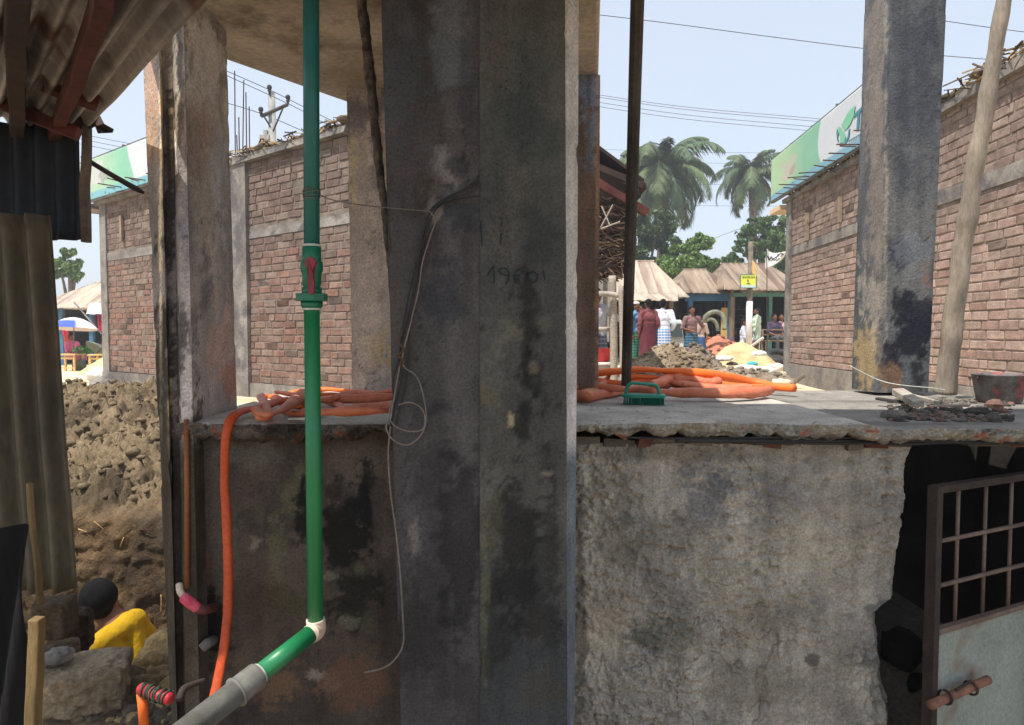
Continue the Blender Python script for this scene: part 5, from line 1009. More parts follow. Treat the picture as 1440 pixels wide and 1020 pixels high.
# ================= orange hoses
m_or = M('orange_hose', lin((234, 118, 44)), lin((218, 100, 36)), s=6, c3=lin((176, 96, 60)), s3=14, p3=.6, rough=.5, bump=.12, bs=20, spec=.4, fine=.05, sss=.15)
m_tc = M('terracotta_hose', lin((208, 124, 90)), lin((182, 100, 70)), s=6, c3=lin((150, 92, 72)), s3=16, p3=.6, rough=.55, bump=.12, bs=20, spec=.4, fine=.12)
LAY = [0]
def hose(pts, r, label, m, flat=.8, group='hoses lying on the ledge'):
    """pts = (px, py, D); kept above the ledge"""
    mb = MB(); q = []; rr = []; r_ = r if isinstance(r, (list, tuple)) else [r]*len(pts); LAY[0] += 1; up = .011*(LAY[0] % 3)
    for p, b in zip(pts, r_):
        if p[2] < 1.72: q.append(P(*p)); rr.append(b); continue
        c = PZ(p[0], p[1], ZL+b*.9+up) if p[1] > 528 else P(p[0], p[1], 3)
        mxD = 2.46 if p[0] < 600 else 2.66
        if c.y > mxD: c = P(p[0], p[1], mxD)
        if p[1] < 500: c = P(*p)
        q.append(c); rr.append(b*c.y/p[2])
    for a, b in zip(q, rr):
        if a.y > 1.72: a.z = max(a.z, ZL+b*.8)
    ph = rng.uniform(0, 6.28, 4); hf = lambda u: max(.3, flat*(.86+.2*math.sin(u*7+ph[0])+.08*math.sin(u*19+ph[1]))); mb.tube(q, [x*1.1 for x in rr], 18, 9, hf, twist=lambda u: .35*math.sin(u*5+ph[2])); V = mb.v[0]; V += np.stack([fbm(V, 14, 3, 5), fbm(V, 14, 3, 6), fbm(V, 14, 3, 7)], 1)*max(rr)*.3; V[:, 2] = np.where(V[:, 1] > 1.72, np.maximum(V[:, 2], ZL+.001), V[:, 2]); mb.v[0] = V
    return tag(mb.build('hose', m, smooth=True), label, 'hose', group)
hose([(300, 992, 1.5), (308, 950, 1.53), (316, 900, 1.56), (320, 840, 1.6), (320, 760, 1.63), (317, 690, 1.65), (316, 640, 1.655), (319, 605, 1.66), (331, 584, 1.70), (348, 576, 1.78), (368, 573, 1.86), (388, 566, 1.93), (405, 562, 2.0)], [.0105]*7+[.011, .0125, .0125, .012, .011, .010], 'orange hose hanging over the ledge edge and down the stained wall', M('orange_hose_worn', lin((196, 84, 40)), lin((170, 66, 30)), s=4, rough=.5, bump=.1))
hose([(452, 579, 1.83), (480, 578, 1.84), (510, 578, 1.85), (538, 577, 1.86), (552, 575, 1.87)], [.014, .0145, .0145, .0145, .012], 'frontmost terracotta hose at the left heap, ending by the dark column', m_tc, .8)
hose([(446, 558, 2.02), (470, 566, 1.98), (486, 574, 1.94), (510, 571, 1.96), (535, 571, 1.97), (556, 572, 1.97)], .0125, 'terracotta hose kinked above the frontmost one in the left heap', m_tc)
hose([(420, 566, 2.12), (460, 562, 2.12), (500, 561, 2.12), (540, 559, 2.12), (560, 558, 2.12)], [.014, .0155, .0155, .017, .017], 'fat terracotta hose lying straight along the middle of the left heap', m_tc)
hose([(470, 560, 2.25), (500, 553, 2.28), (530, 553, 2.3), (556, 551, 2.3)], [.01, .015, .017, .017], 'terracotta hose at the back right of the left heap', m_tc)
hose([(365, 560, 2.2), (380, 558, 2.2), (400, 565, 2.15), (425, 570, 2.08), (445, 566, 2.08)], [.012, .0135, .0135, .013, .012], 'orange hose curving down from the back left corner of the left heap', m_or)
hose([(366, 557, 2.12), (373, 570, 1.98), (378, 582, 1.85), (368, 586, 1.82), (360, 578, 1.86)], [.012, .012, .0135, .015, .012], 'short looped end of terracotta hose at the left tip of the left heap', m_tc, .7)
hose([(358, 575, 1.9), (372, 584, 1.82), (392, 580, 1.84), (404, 572, 1.9), (420, 560, 2.0), (432, 554, 2.05)], [.012, .014, .010, .0135, .018, .022], 'twisted terracotta hose folding over itself left of the green pipe', m_tc, .75)
hose([(400, 580, 1.86), (420, 582, 1.84), (438, 581, 1.84), (455, 581, 1.83)], [.011, .013, .014, .013], 'terracotta hose end passing behind the green pipe low down', m_tc)
hose([(410, 553, 2.35), (450, 548, 2.4), (490, 550, 2.42), (520, 553, 2.4)], [.012, .0125, .012, .010], 'bright orange hose arching along the back of the left heap', m_or)
hose([(390, 552, 2.4), (420, 556, 2.35), (450, 556, 2.3), (480, 555, 2.3)], .012, 'sunlit orange hose behind the fat one in the left heap', m_or)
# right heap
hose([(798, 541, 2.25), (820, 530, 2.4), (850, 524, 2.46), (890, 520.5, 2.5), (930, 521, 2.5), (970, 524, 2.5), (1020, 531, 2.46), (1060, 539, 2.4), (1090, 545, 2.36), (1118, 547, 2.36)], [.0145]*9+[.014], 'long bright orange hose arching behind the right heap above the ledge', m_or, 1.1)
hose([(925, 553, 1.92), (960, 553, 1.93), (1010, 554, 1.94), (1060, 552, 1.97), (1082, 549, 2.02), (1070, 545, 2.1), (1020, 545, 2.12), (970, 541, 2.14), (940, 537, 2.16)], [.0135, .0155, .0165, .016, .014, .012, .0135, .015, .014], 'terracotta hose doubled back on itself at the front of the right heap', m_tc, .85)
hose([(915, 541, 2.2), (938, 533, 2.22), (955, 530, 2.24), (975, 534, 2.26), (1000, 538, 2.28), (1012, 537, 2.28)], [.012, .022, .027, .019, .016, .019], 'bulging terracotta hose with an open end in the middle of the right heap', m_tc, .9)
hose([(800, 556, 1.95), (822, 558, 1.86), (838, 556, 1.86), (870, 551, 1.9), (905, 545, 1.95), (940, 541, 2.0)], [.014, .021, .018, .0165, .015, .014], 'terracotta hose running from the pale-edged column behind the green brush', m_tc, .75)
hose([(822, 556, 1.9), (838, 546, 1.98), (850, 538, 2.04), (858, 527, 2.1)], [.02, .016, .012, .004], 'pinched terracotta hose end pointing up beside the rear brown column', m_tc, .7)
hose([(800, 546, 2.2), (830, 544, 2.2), (860, 546, 2.16), (895, 549, 2.1), (920, 552, 2.05)], .0145, 'terracotta hose crossing low behind the pinched end', m_tc)
hose([(800, 533, 2.35), (830, 536, 2.35), (870, 539, 2.35), (910, 537, 2.35), (960, 543, 2.35), (1040, 548, 2.3)], .014, 'shaded orange-brown hose beneath the long bright orange one', m_or)
hose([(880, 530, 2.6), (930, 532, 2.6), (990, 537, 2.6), (1050, 544, 2.55), (1075, 546, 2.5)], .013, 'sunlit pale orange hose furthest back in the right heap', m_or)
# flat dark scrap on the left ledge
mb = MB(); c = PZ(420, 590, ZL+.003); mb.box(c+Vector((0, 0, .002)), (.05, .02, .004), .1); tag(mb.build('metal_scrap', m_tape), 'small flat silvery scrap on the left ledge below the hoses', 'scrap')
# ================= scrubbing brush
m_br = M('brush_plastic', lin((14, 140, 116)), lin((12, 128, 106)), rough=.35, bump=0, spec=.5, fine=.03); m_bri = M('brush_bristle', lin((10, 116, 92)), lin((8, 90, 74)), s=60, rough=.6, bump=0)
cb = PZ(905, 569, ZL); rzb = R(-9); e = empty('scrubbing_brush', cb, 'green plastic scrubbing brush with an arched handle on the ledge', 'brush')
def LB(p): return cb+rot2(Vector(p)*1.07, rzb)
mb = MB(); N = 40; sup = lambda t, a, b, p=.55: (a*abs(math.cos(t))**p*(1 if math.cos(t) > 0 else -1), b*abs(math.sin(t))**p*(1 if math.sin(t) > 0 else -1))
def loft(mb, levels, NN=40):
    V = []; 
    for (z, a, b) in levels:
        for i in range(NN): x_, y_ = sup(2*math.pi*i/NN, a, b); V.append(tuple(LB((x_, y_, z))))
    f = [(i+j*NN, (i+1) % NN+j*NN, (i+1) % NN+(j+1)*NN, i+(j+1)*NN) for j in range(len(levels)-1) for i in range(NN)]+[tuple(range(NN))[::-1], tuple(range((len(levels)-1)*NN, len(levels)*NN))]; mb.add(V, f)
loft(mb, [(.021, .060, .027), (.0215, .063, .030), (.029, .063, .030), (.031, .059, .026)]); mb.build('block', m_br, e, smooth=False)
mb = MB()
for i in range(24):
    for j in range(9):
        x_ = -.055+.11*i/23; y_ = -.023+.046*j/8
        if (abs(x_)/.057)**4+(abs(y_)/.026)**4 < 1.1: mb.cone(LB((x_, y_, .0215)), LB((x_*1.03+rng.normal(0, .0006), y_*1.06, .0005)), .0019, .0016, 5)
mb.build('bristles', m_bri, e)
mb = MB(); hp = [(-.052, 0, .028), (-.049, 0, .045), (-.042, 0, .058), (-.03, 0, .062), (0, 0, .060), (.026, 0, .058), (.037, 0, .054), (.042, 0, .042), (.043, 0, .028)]
mb.tube([LB(p) for p in hp], .0052, 10, 6, 1.6); mb.build('handle', m_br, e, smooth=True)
# ================= metal pole standing on the ledge
m_mp = M('pole_steel', lin((84, 82, 78)), lin((50, 48, 46)), s=6, st=(1, 1, .5), rough=.7, bump=.3, bs=60, fine=.2)
mb = MB(); a = Vector((P(897, -10, 1.70).x, 1.70, ZS)); b = PZ(880, 550, ZL); dv = (a-b); rx_ = .0175
V = []; 
for q, rr_ in ((b, .0175), (a, .0165)):
    for i in range(8):
        t = math.pi/8+math.pi/4*i; V.append((q.x+rr_*1.08*math.cos(t)*1.0, q.y+rr_*math.sin(t), q.z))
mb.add(V, [(i, (i+1) % 8, 8+(i+1) % 8, 8+i) for i in range(8)]+[tuple(range(8))[::-1], tuple(range(8, 16))]); tag(mb.build('metal_pole', m_mp), 'dark steel prop pole standing on the ledge behind the green brush', 'pole')
# ================= right hand leaning bamboo, bucket, planks
m_bam = M('bamboo', lin((160, 148, 132)), lin((130, 120, 108)), s=5, st=(3, 3, .6), rough=.7, bump=.2, bs=30, c3=lin((118, 104, 92)), s3=3)
mb = MB(); N = 22; A_ = PZ(1329, 553, ZL); B_ = P(1400, 70, 2.3); pts = []; rr = []
for i in range(N+1):
    t = i/N*1.3; p_ = A_.lerp(B_, t); p_.x -= .012*math.sin(min(t, 1)*math.pi)*1.0; pts.append(p_); rr.append(.036-.012*t+(.003 if i % 3 == 0 else 0))
mb.tube(pts, rr, 18, 4); V = mb.v[0]; V += np.stack([fbm(V, 9, 3, 5), fbm(V, 9, 3, 6), 0*V[:, 0]], 1)*.008; mb.v[0] = V; tag(mb.build('bamboo_pole', m_bam, smooth=True), 'thick weathered bamboo pole leaning to the right beside the tar-stained column', 'pole')
m_bk = M('bucket_tin', lin((120, 116, 112)), lin((70, 66, 64)), s=14, c3=lin((150, 84, 84)), s3=18, rough=.7, bump=.3)
cbk = P(1405, 566, 2.32); cbk.z = ZL-.014; e = empty('bucket', cbk, 'dented paint-stained tin bucket at the right edge of the ledge', 'bucket'); mb = MB(); N = 36; V = []
prf = [(.0, .0), (.062, .0), (.066, .004), (.08, .088), (.083, .092), (.083, .097), (.078, .094), (.064, .008), (0, .008)]
for (r_, z_) in prf:
    for i in range(N): a = 2*math.pi*i/N; V.append((cbk.x+r_*math.cos(a)*(1+.03*math.sin(a*3)), cbk.y+r_*math.sin(a), cbk.z+z_))
mb.add(V, [(j*N+i, j*N+(i+1) % N, (j+1)*N+(i+1) % N, (j+1)*N+i) for j in range(len(prf)-1) for i in range(N)]); mb.build('pail', m_bk, e, smooth=True)
mb = MB(); mb.tube([cbk+Vector((.084*math.cos(a), -.01+.03*math.sin(a*1.0), .085+.0*a-.03*math.sin(a))) for a in np.linspace(0, math.pi, 9)], .002, 6); mb.build('handle', m_gw, e, smooth=True)
m_pl = M('weathered_plank', lin((176, 168, 156)), lin((140, 130, 120)), s=10, st=(1, 6, 6), rough=.95, bump=.4, bs=60)
def plank(label, a, b, w_, t_, m=m_pl, name='plank'):
    a, b = Vector(a), Vector(b); d = (b-a); L_ = d.length; mb = MB(); nx = 20; mb.box((0, 0, 0), (L_, w_, t_), jit=.0015); V = mb.v[0]; d.normalize(); s_ = d.cross(Vector((0, 0, 1))).normalized(); u_ = s_.cross(d); c = (a+b)/2
    mb.v[0] = np.array([tuple(c+d*v[0]+s_*v[1]+u_*v[2]) for v in V]); return tag(bevel(mb.build(name, m), .002), label, 'wood')
def LP(px, py, h): return PZ(px, py, ZL+h)
plank('short pale wooden block slanting on the rubble at the ledge', LP(1262, 551, .03), LP(1292, 568, .012), .032, .02)
plank('thin grey splinter of wood behind the pale wooden block', LP(1278, 556, .014), LP(1318, 566, .006), .018, .012)
plank('dark flat board lying left of the pale wooden block', LP(1232, 561, .006), LP(1270, 566, .0), .03, .008, M('dark_board', lin((58, 52, 48)), rough=.95))
plank('long thin pale lath lying near the bucket', LP(1320, 569, .008), LP(1362, 571, .004), .012, .008)
mb = MB()
for k in range(520):
    px = rng.uniform(1250, 1425); py = rng.uniform(562, 592); c = PZ(px, py, ZL-.016); r_ = abs(rng.normal(.003, .004))+.0015
    if rng.random() < .06: r_ *= 2.2
    c_ = np.array(lin([(120, 114, 106), (96, 90, 84), (136, 104, 92), (140, 134, 124), (80, 76, 72)][int(rng.integers(5))])); mb.ell((c.x, c.y, ZL-.018+r_*.3), (r_*rng.uniform(1, 1.8), r_, r_*.7), 6, 5, c_*.9, jit=.5, rz=rng.uniform(0, 3))
o = mb.build('mortar_crumbs', m_soil); tag(o, 'crumbled mortar and brick bits scattered on the right end of the ledge', 'rubble', kind='stuff')
mb = MB()
for (px, py, r_, c_) in ((1312, 562, .016, (130, 124, 114)),):
    c = PZ(px, py, ZL); mb.ell((c.x, c.y, ZL), (r_*1.8, r_, r_*.7), 12, 8, lin(c_), jit=.5)
tag(mb.build('cement_lump', m_soil, smooth=True), 'flat grey lump of cement between the splinter and the bucket', 'lump')
mb = MB(); mb.tube([P(1196, 515, 2.5), P(1232, 533, 2.5), P(1262, 541, 2.46), P(1312, 546, 2.44), P(1330, 549, 2.44)], .0015, 5, 6); tag(mb.build('string', m_tape, smooth=True), 'thin pale string tied across the foot of the tar-stained column', 'string')
# ================= grille gate
m_gi = M('gate_iron', lin((62, 52, 48)), lin((44, 38, 36)), s=10, rough=.8, bump=.3, c3=lin((90, 66, 54)), s3=9, p3=.58); m_gp = M('gate_panel', lin((142, 150, 144)), lin((122, 131, 126)), s=5, rough=.6, bump=.15, c3=lin((116, 84, 66)), s3=3.2)
GA = P(1321, 500, 1.60); GB = P(1420, 500, 1.72); gd = Vector((GB.x-GA.x, GB.y-GA.y, 0)); gl = gd.length; gd.normalize(); grz = math.atan2(gd.y, gd.x)
e = empty('grille_gate', (GA.x, GA.y, .45), 'rusty iron grille gate with a pale green lower sheet, ajar in the dark opening', 'gate')
def G(s, z, off=0): return Vector((GA.x+gd.x*s+gd.y*off, GA.y+gd.y*s-gd.x*off, z))
def gz(py): return P(1321, py, 1.60).z
def gbox(name, s0, s1, z0, z1, t, m, off=0): mb = MB(); c = G((s0+s1)/2, (z0+z1)/2, off); mb.box(c, (s1-s0, t, z1-z0), grz, .0006); return bevel(mb.build(name, m, e), .001)
GW = .42
gbox('frame_upright', -.011, .011, .45, gz(683), .026, m_gi); gbox('frame_upright', GW-.013, GW+.013, .45, gz(683), .026, m_gi); gbox('frame_rail', .0135, GW-.0135, gz(694), gz(683.5), .02, m_gi); gbox('frame_rail', .0135, GW-.0135, .455, .48, .024, m_gi)
m_rod = M('grille_rod', lin((122, 106, 96)), lin((90, 76, 68)), rough=.8, bump=.2)
for py in (763, 826):
    mb = MB(); mb.tube([G(.012, gz(py)), G(GW-.012, gz(py))], .0055, 8, smooth=False); mb.build('cross_rod', m_rod, e, smooth=True)
for s in (.098, .21, .32): mb = MB(); mb.tube([G(s, gz(694), -.006), G(s, gz(886), -.006)], .0045, 8, smooth=False); mb.build('upright_rod', m_rod, e, smooth=True)
gbox('sheet_panel', .0135, GW-.0135, .482, gz(886), .006, m_gp, -.004); gbox('panel_edge', .0135, GW-.0135, gz(892), gz(885), .016, m_rod, .002)
bz = gz(978); mb = MB(); mb.tube([G(-.035, bz-.004, .024), G(.19, bz+.008, .024)], .011, 12, smooth=False); b_ = mb.build('bolt', M('rusty_bolt', lin((150, 106, 88)), lin((112, 80, 66)), s=20, rough=.85, bump=.3), e, smooth=True)
for s in (.02, .12): 
    mb = MB(); mb.tube([G(s, bz+.016*math.cos(a)+.003, .024+.016*math.sin(a)) for a in np.linspace(-.3, 5.6, 12)], .003, 6); mb.build('bolt_loop', m_gi, e, smooth=True)
mb = MB(); mb.tube([G(.05, bz+.016, .03), G(.11, bz+.026, .03)], .0035, 6, smooth=False); mb.build('bolt_lever', m_gi, e)
# stones inside the opening
for k, (px, py, D_, r_, lb) in enumerate([(1268, 912, 1.80, (.05, .05, .055), 'dark brick lump wedged at the foot of the crumbling wall edge'), (1282, 950, 1.86, (.06, .05, .04), 'dark stone lower down beside the crumbling wall edge'), (1300, 985, 1.88, (.06, .05, .04), 'dark stone at the bottom of the dark opening')]):
    c = P(px, py, D_); mb = MB(); mb.ell(c, r_, 16, 12, lin((92, 88, 84)), jit=.35); mb.box(c, (r_[0]*1.5, r_[1]*1.3, r_[2]*1.4), .4, .004, lin((80, 74, 70))); o = remesh(mb.build('broken_stone', m_soil), .006, 1); tag(o, lb, 'stone')
mb = MB(); c = P(1285, 1010, 1.9); mb.box((c.x, 2.1, .44), (.35, .5, .5), .1, .02, lin((84, 80, 76))); tag(mb.build('stone_step', m_soil), 'dark masonry step inside the opening under the stones', 'step')
# ================= tin roof, hanging sheet, fence sheet at left
m_zinc = M('old_zinc', lin((172, 168, 170)), lin((128, 126, 130)), s=3, st=(1, 1, 1), rough=.55, metal=.35, bump=.15, bs=20, c3=lin((96, 70, 58)), s3=2.5)
m_zdk = M('dark_zinc', lin((46, 54, 66)), lin((30, 34, 42)), s=3, rough=.6, metal=.25, bump=.15, bs=20)
m_red = M('red_timber', lin((96, 48, 42)), lin((66, 36, 34)), s=5, rough=.9, bump=.35, bs=40); m_dkw = M('dark_timber', lin((70, 52, 46)), lin((42, 34, 32)), s=6, rough=.95, bump=.4)
def corr(mb, o_, du, dv, per, amp, nu_per=10, nv=20, ripple=0):
    o_, du, dv = Vector(o_), Vector(du), Vector(dv); n = du.cross(dv).normalized(); L_ = du.length; nu = int(L_/per*nu_per); V = []
    for j in range(nv+1):
        for i in range(nu+1):
            s = L_*i/nu; V.append(o_+du*(i/nu)+dv*(j/nv)+n*(amp*math.sin(2*math.pi*s/per)))
    V = np.array([tuple(v) for v in V]); V += (np.array(n)*fbm(V, 3, 3, 9)[:, None])*.006; mb.grid(V, nu, nv)
e = empty('tin_roof', (-1.6, 1.4, 2.2), 'corrugated tin roof overhanging the top left corner on reddish timbers', 'roof')
RA = P(262, 30, 1.28); RB = P(128, 176, 2.05)
rd = (RB-RA); A2 = RA-rd*.2; B2 = RB+rd*.02; ru = Vector((-1, -.55, .12)).normalized()
ru = Vector((-1.1, -.02, .06))
mb = MB(); corr(mb, A2, ru*2.0, B2-A2, .055, .013, 12, 24); solid(mb.build('roof_sheet', m_zinc, e, smooth=True), .002)
def beam(name, a, b, w_, t_, m, parent): 
    a, b = Vector(a), Vector(b); d = (b-a); L_ = d.length; d.normalize(); s_ = d.cross(Vector((0, 0, 1))).normalized(); u_ = s_.cross(d); mb = MB(); n_ = 12
    V = []; 
    for i in range(n_+1):
        c = a.lerp(b, i/n_)
        for (p_, q_) in ((-1, -1), (1, -1), (1, 1), (-1, 1)): V.append(tuple(c+s_*p_*w_/2+u_*q_*t_/2))
    V = np.array(V); V += np.stack([fbm(V, 6, 3, 5), fbm(V, 6, 3, 6), fbm(V, 6, 3, 7)], 1)*.008
    f = [(i*4+k, i*4+(k+1) % 4, (i+1)*4+(k+1) % 4, (i+1)*4+k) for i in range(n_) for k in range(4)]+[(3, 2, 1, 0), (n_*4, n_*4+1, n_*4+2, n_*4+3)]; mb.add(V, f); return bevel(mb.build(name, m, parent), .003)
up = Vector((0, 0, -.045))
dn = Vector((0, 0, -.034)); beam('rafter', A2+ru*.17+dn, B2+ru*.10+dn, .03, .04, m_red, e)
beam('rafter', A2+ru*.3+dn, B2+ru*.2+dn, .034, .04, m_dkw, e)
beam('purlin', P(60, 116, 1.72), P(139, 147, 1.8), .04, .034, m_red, e); beam('purlin', P(-10, 140, 1.86), P(110, 188, 1.9), .04, .034, m_red, e)
mb = MB(); pt = [(96, 176), (128, 152), (140, 162), (146, 174), (160, 182), (158, 187), (138, 188), (134, 178), (110, 190)]; V = [P(x, y, 2.0+.02*(k % 3)) for k, (x, y) in enumerate(pt)]; mb.add(V, [tuple(range(len(V)))]); solid(mb.build('torn_flap', m_dkw, e), .006)
e = empty('hanging_sheet', P(85, 340, 2.05), 'dark corrugated sheet hanging below the tin roof with a wooden edge batten', 'metal sheet')
a = P(-6, 338, 2.05); b = P(118, 341, 2.05); mb = MB(); top = P(50, 172, 2.05).z; corr(mb, a, Vector((b.x-a.x, 0, 0)), Vector((0, 0, top-a.z)), .062, .011, 12, 12); solid(mb.build('sheet', m_zdk, e, smooth=True), .002)
beam('edge_batten', P(121, 340, 2.03), P(121, 176, 2.03), .026, .02, M('grey_batten', lin((120, 108, 98)), lin((84, 74, 68)), s=8, rough=.95), e)
mb = MB(); mb.tube([P(118, 222, 2.08), P(150, 242, 2.04), P(190, 265, 2.0), P(201, 271, 1.99)], [.011, .012, .014, .006], 8, 4, .6); tag(mb.build('leaning_bar', m_dkw, smooth=True), 'dark flat bar slanting from the hanging sheet across the green signboard', 'bar')
m_fz = M('tan_zinc', lin((108, 100, 82)), lin((66, 63, 55)), s=3, st=(1, 1, .4), rough=.6, metal=.15, bump=.2, bs=25, c3=lin((104, 84, 64)), s3=2.2)
def fence(label, pxa, pxb, pya, pyb, D_, per, ph=0):
    a = P(pxa, pyb, D_); b = P(pxb, pyb, D_); zt = P(pxa, pya, D_).z; mb = MB(); corr(mb, a, Vector((b.x-a.x, .02, 0)), Vector((-.045, .0, zt-a.z)), per, .021, 14, 20); return tag(solid(mb.build('corrugated_fence', m_fz, smooth=True), .002), label, 'fence sheet')
fence('tan corrugated sheet standing upright at the left edge', -30, 99, 300, 835, 1.88, .0665)
# post and black cloth bottom left
beam_ = lambda n, l, a, b, w_, t_, m: tag(beam(n, a, b, w_, t_, m, None), l, 'post')
m_tan = M('tan_timber', lin((132, 110, 72)), lin((104, 86, 58)), s=6, st=(4, 4, .6), rough=.9, bump=.3)
beam_('wooden_post', 'tan timber post standing in the bottom left corner', P(51, 1030, 1.35), P(52, 872, 1.35), .024, .022, m_tan)
beam_('wooden_post', 'thin tan timber leaning above the black cloth at the left edge', P(44, 680, 1.62), P(57, 850, 1.6), .012, .02, m_tan)
mb = MB(); V = []; 
for j in range(15):
    for i in range(8): p_ = P(-30+i*9.5+(4 if j > 9 else .4*j), 740+j*23, 1.5); V.append((p_.x, p_.y+.02*math.sin(i*1.3+j*.5), p_.z))
mb.grid(np.array(V), 7, 14); tag(solid(mb.build('black_cloth', cl('black', (16, 16, 18)), smooth=True), .004), 'black cloth draped between the tan timbers at the left edge', 'cloth')
# concrete block, scraps, rubble at bottom left
def block(name, label, cat, c, d, rz, col, mat, seed, rnd=.02):
    mb = MB(); n = 26; L6 = []
    for ax in range(3):
        for sgn_ in (-1, 1):
            U, T = np.meshgrid(np.linspace(-1, 1, n), np.linspace(-1, 1, n)); U = U.ravel(); T = T.ravel(); V = np.zeros((n*n, 3)); V[:, ax] = sgn_; V[:, (ax+1) % 3] = U; V[:, (ax+2) % 3] = T; L6.append((V, sgn_ < 0))
    for V, fl in L6:
        nv_ = V/np.maximum(1, (np.abs(V)**9).sum(1)**(1/9))[:, None]; W = nv_*np.array(d)/2; W = W+nv_*((.4-np.abs(fbm(nv_*np.array(d)*9+seed, 1.2, 5, seed, .55)))*rnd*1.5)[:, None]; ca, sa = math.cos(rz), math.sin(rz); W = W @ np.array([[ca, sa, 0], [-sa, ca, 0], [0, 0, 1]])+np.array(c)
        t = sst(fbm(W, 14, 4, seed+3), -.3, .3)[:, None]; mb.grid(W, n-1, n-1, np.array(lin(col))*(1-.35*t), flip=fl)
    return tag(mb.build(name, mat, smooth=True), label, cat)
block('concrete_block', 'large broken block of brown concrete lying beside the pit', 'concrete block', P(120, 960, 1.86), (.2, .16, .1), .35, (176, 160, 134), m_soil, 3)
block('broken_slab_piece', 'upright dark broken piece with a pale chipped rim above the block', 'rubble', P(104, 888, 2.16), (.09, .07, .13), .3, (84, 66, 52), m_soil, 5, .012)
block('broken_brick', 'small earthy lump resting under the corrugated sheet', 'rubble', P(76, 868, 2.0), (.09, .08, .1), .1, (104, 88, 70), m_soil, 7, .012)
block('broken_brick', 'earthy lump behind the white scrap at the left', 'rubble', P(80, 935, 2.0), (.1, .1, .1), .5, (120, 100, 80), m_soil, 9, .015)
crumple('white_scrap', 'folded whitish scrap of cement bag on top of the concrete block', 'scrap', P(82, 924, 1.84), (.04, .035, .02), m_bconc, 14)
mb = MB()
for k in range(1500):
    px = rng.uniform(95, 330); py = rng.uniform(905, 1015); c = PZ(px, py, .54)
    if c.y > 2.14 or c.x > -.66: continue
    r_ = abs(rng.normal(.007, .008))+.003; zz = float(H(np.array([c.x]), np.array([c.y]))[0]); c_ = np.array(lin([(150, 138, 118), (116, 104, 88), (186, 160, 116), (96, 86, 74)][int(rng.integers(4))])); mb.ell((c.x, c.y, zz+r_*.3), (r_*rng.uniform(1, 1.7), r_, r_*.75), 7, 5, c_, jit=.5, rz=rng.uniform(0, 3))
o = mb.build('ground_rubble', m_soil); tag(o, 'loose rubble and crumbs on the near edge of the pit', 'rubble', kind='stuff')
def nearheap(label, px, py, rx, ry, h, col, seed):
    c = PZ(px, py, .54); heap('earth_heap', label, 'earth heap', c.x, c.y, rx, ry, h, col, (130, 108, 76), .05, seed, z0=.5, clods=160, n=70)
nearheap('tan crumbly ridge of earth between the pit edge and the grooved column', 240, 930, .09, .14, .08, (196, 168, 118), 41)
nearheap('grey crumbly earth behind the concrete block', 185, 965, .14, .1, .03, (140, 122, 98), 43)
nearheap('small tan heap of earth below the pipe fittings', 262, 975, .14, .1, .04, (196, 166, 112), 45)
# pipe fittings bottom left and in the column
m_pinkt = M('pink_tape', lin((200, 60, 84)), lin((220, 110, 130)), s=40, st=(1, 1, 1), rough=.6, bump=.2); m_redt = M('red_tape', lin((150, 24, 34)), lin((176, 50, 56)), s=30, rough=.5, bump=.2)
e = empty('capped_pipe', P(215, 990, 1.5), 'red taped pipe end wrapped with green string on an orange stub', 'pipe fitting')
mb = MB(); mb.tube([P(203, 1030, 1.5), P(201, 996, 1.5), P(199, 975, 1.5)], .0105, 14, smooth=False); mb.build('orange_stub', m_or, e, smooth=True)
a, b = P(196, 968, 1.5), P(241, 984, 1.47); mb = MB(); mb.tube([a, a.lerp(b, .05), a.lerp(b, .95), b], [.009, .0135, .013, .009], 14, smooth=False); mb.build('red_sleeve', m_redt, e, smooth=True)
m_gs = M('green_string', lin((60, 96, 84)), lin((40, 66, 60)), rough=.95, bump=0); mb = MB(); dv = (b-a).normalized(); s1 = dv.orthogonal().normalized(); s2 = dv.cross(s1); pts = []
for k in range(120): t = k/119; r_ = .0148+rng.normal(0, .0012); an = t*2*math.pi*10; pts.append(a.lerp(b, .12+.8*(t+.03*math.sin(t*37)))+s1*math.cos(an)*r_+s2*math.sin(an)*r_)
mb.tube(pts, .0017, 5, 2); mb.build('string_wrap', m_gs, e)
mb = MB(); mb.tube([P(252, 985, 1.48), P(258, 970, 1.5), P(272, 962, 1.52), P(288, 957, 1.54)], [.009, .0085, .0065, .006], 10, 5); tag(mb.build('valve_lever', m_gi, smooth=True), 'bent dark iron lever beside the red taped pipe', 'lever')
e = empty('brown_downpipe', P(262, 835, 1.66), 'thin brown pipe running down the groove to a pink taped joint', 'pipe')
m_brp = M('brown_pipe', lin((150, 92, 56)), lin((110, 66, 42)), s=5, rough=.6, bump=.1)
mb = MB(); mb.tube([P(262, 590, 1.683), P(263, 700, 1.683), P(263, 826, 1.68)], .0062, 10, smooth=False); mb.build('tube', m_brp, e, smooth=True)
mb = MB(); mb.tube([P(252, 822, 1.675), P(254, 833, 1.66), P(262, 842, 1.65)], .0085, 12); mb.build('elbow', m_beige, e, smooth=True)
mb = MB(); mb.tube([P(258, 840, 1.652), P(268, 848, 1.645), P(279, 856, 1.65)], [.0125, .0135, .012], 14); mb.build('pink_joint', m_pinkt, e, smooth=True)
mb = MB(); mb.tube([P(276, 856, 1.65), P(290, 857, 1.66), P(302, 854, 1.72)], [.013, .012, .011], 12); mb.build('rusty_nipple', M('rusty_pipe', lin((110, 60, 60)), lin((70, 44, 42)), s=20, rough=.8), e, smooth=True)
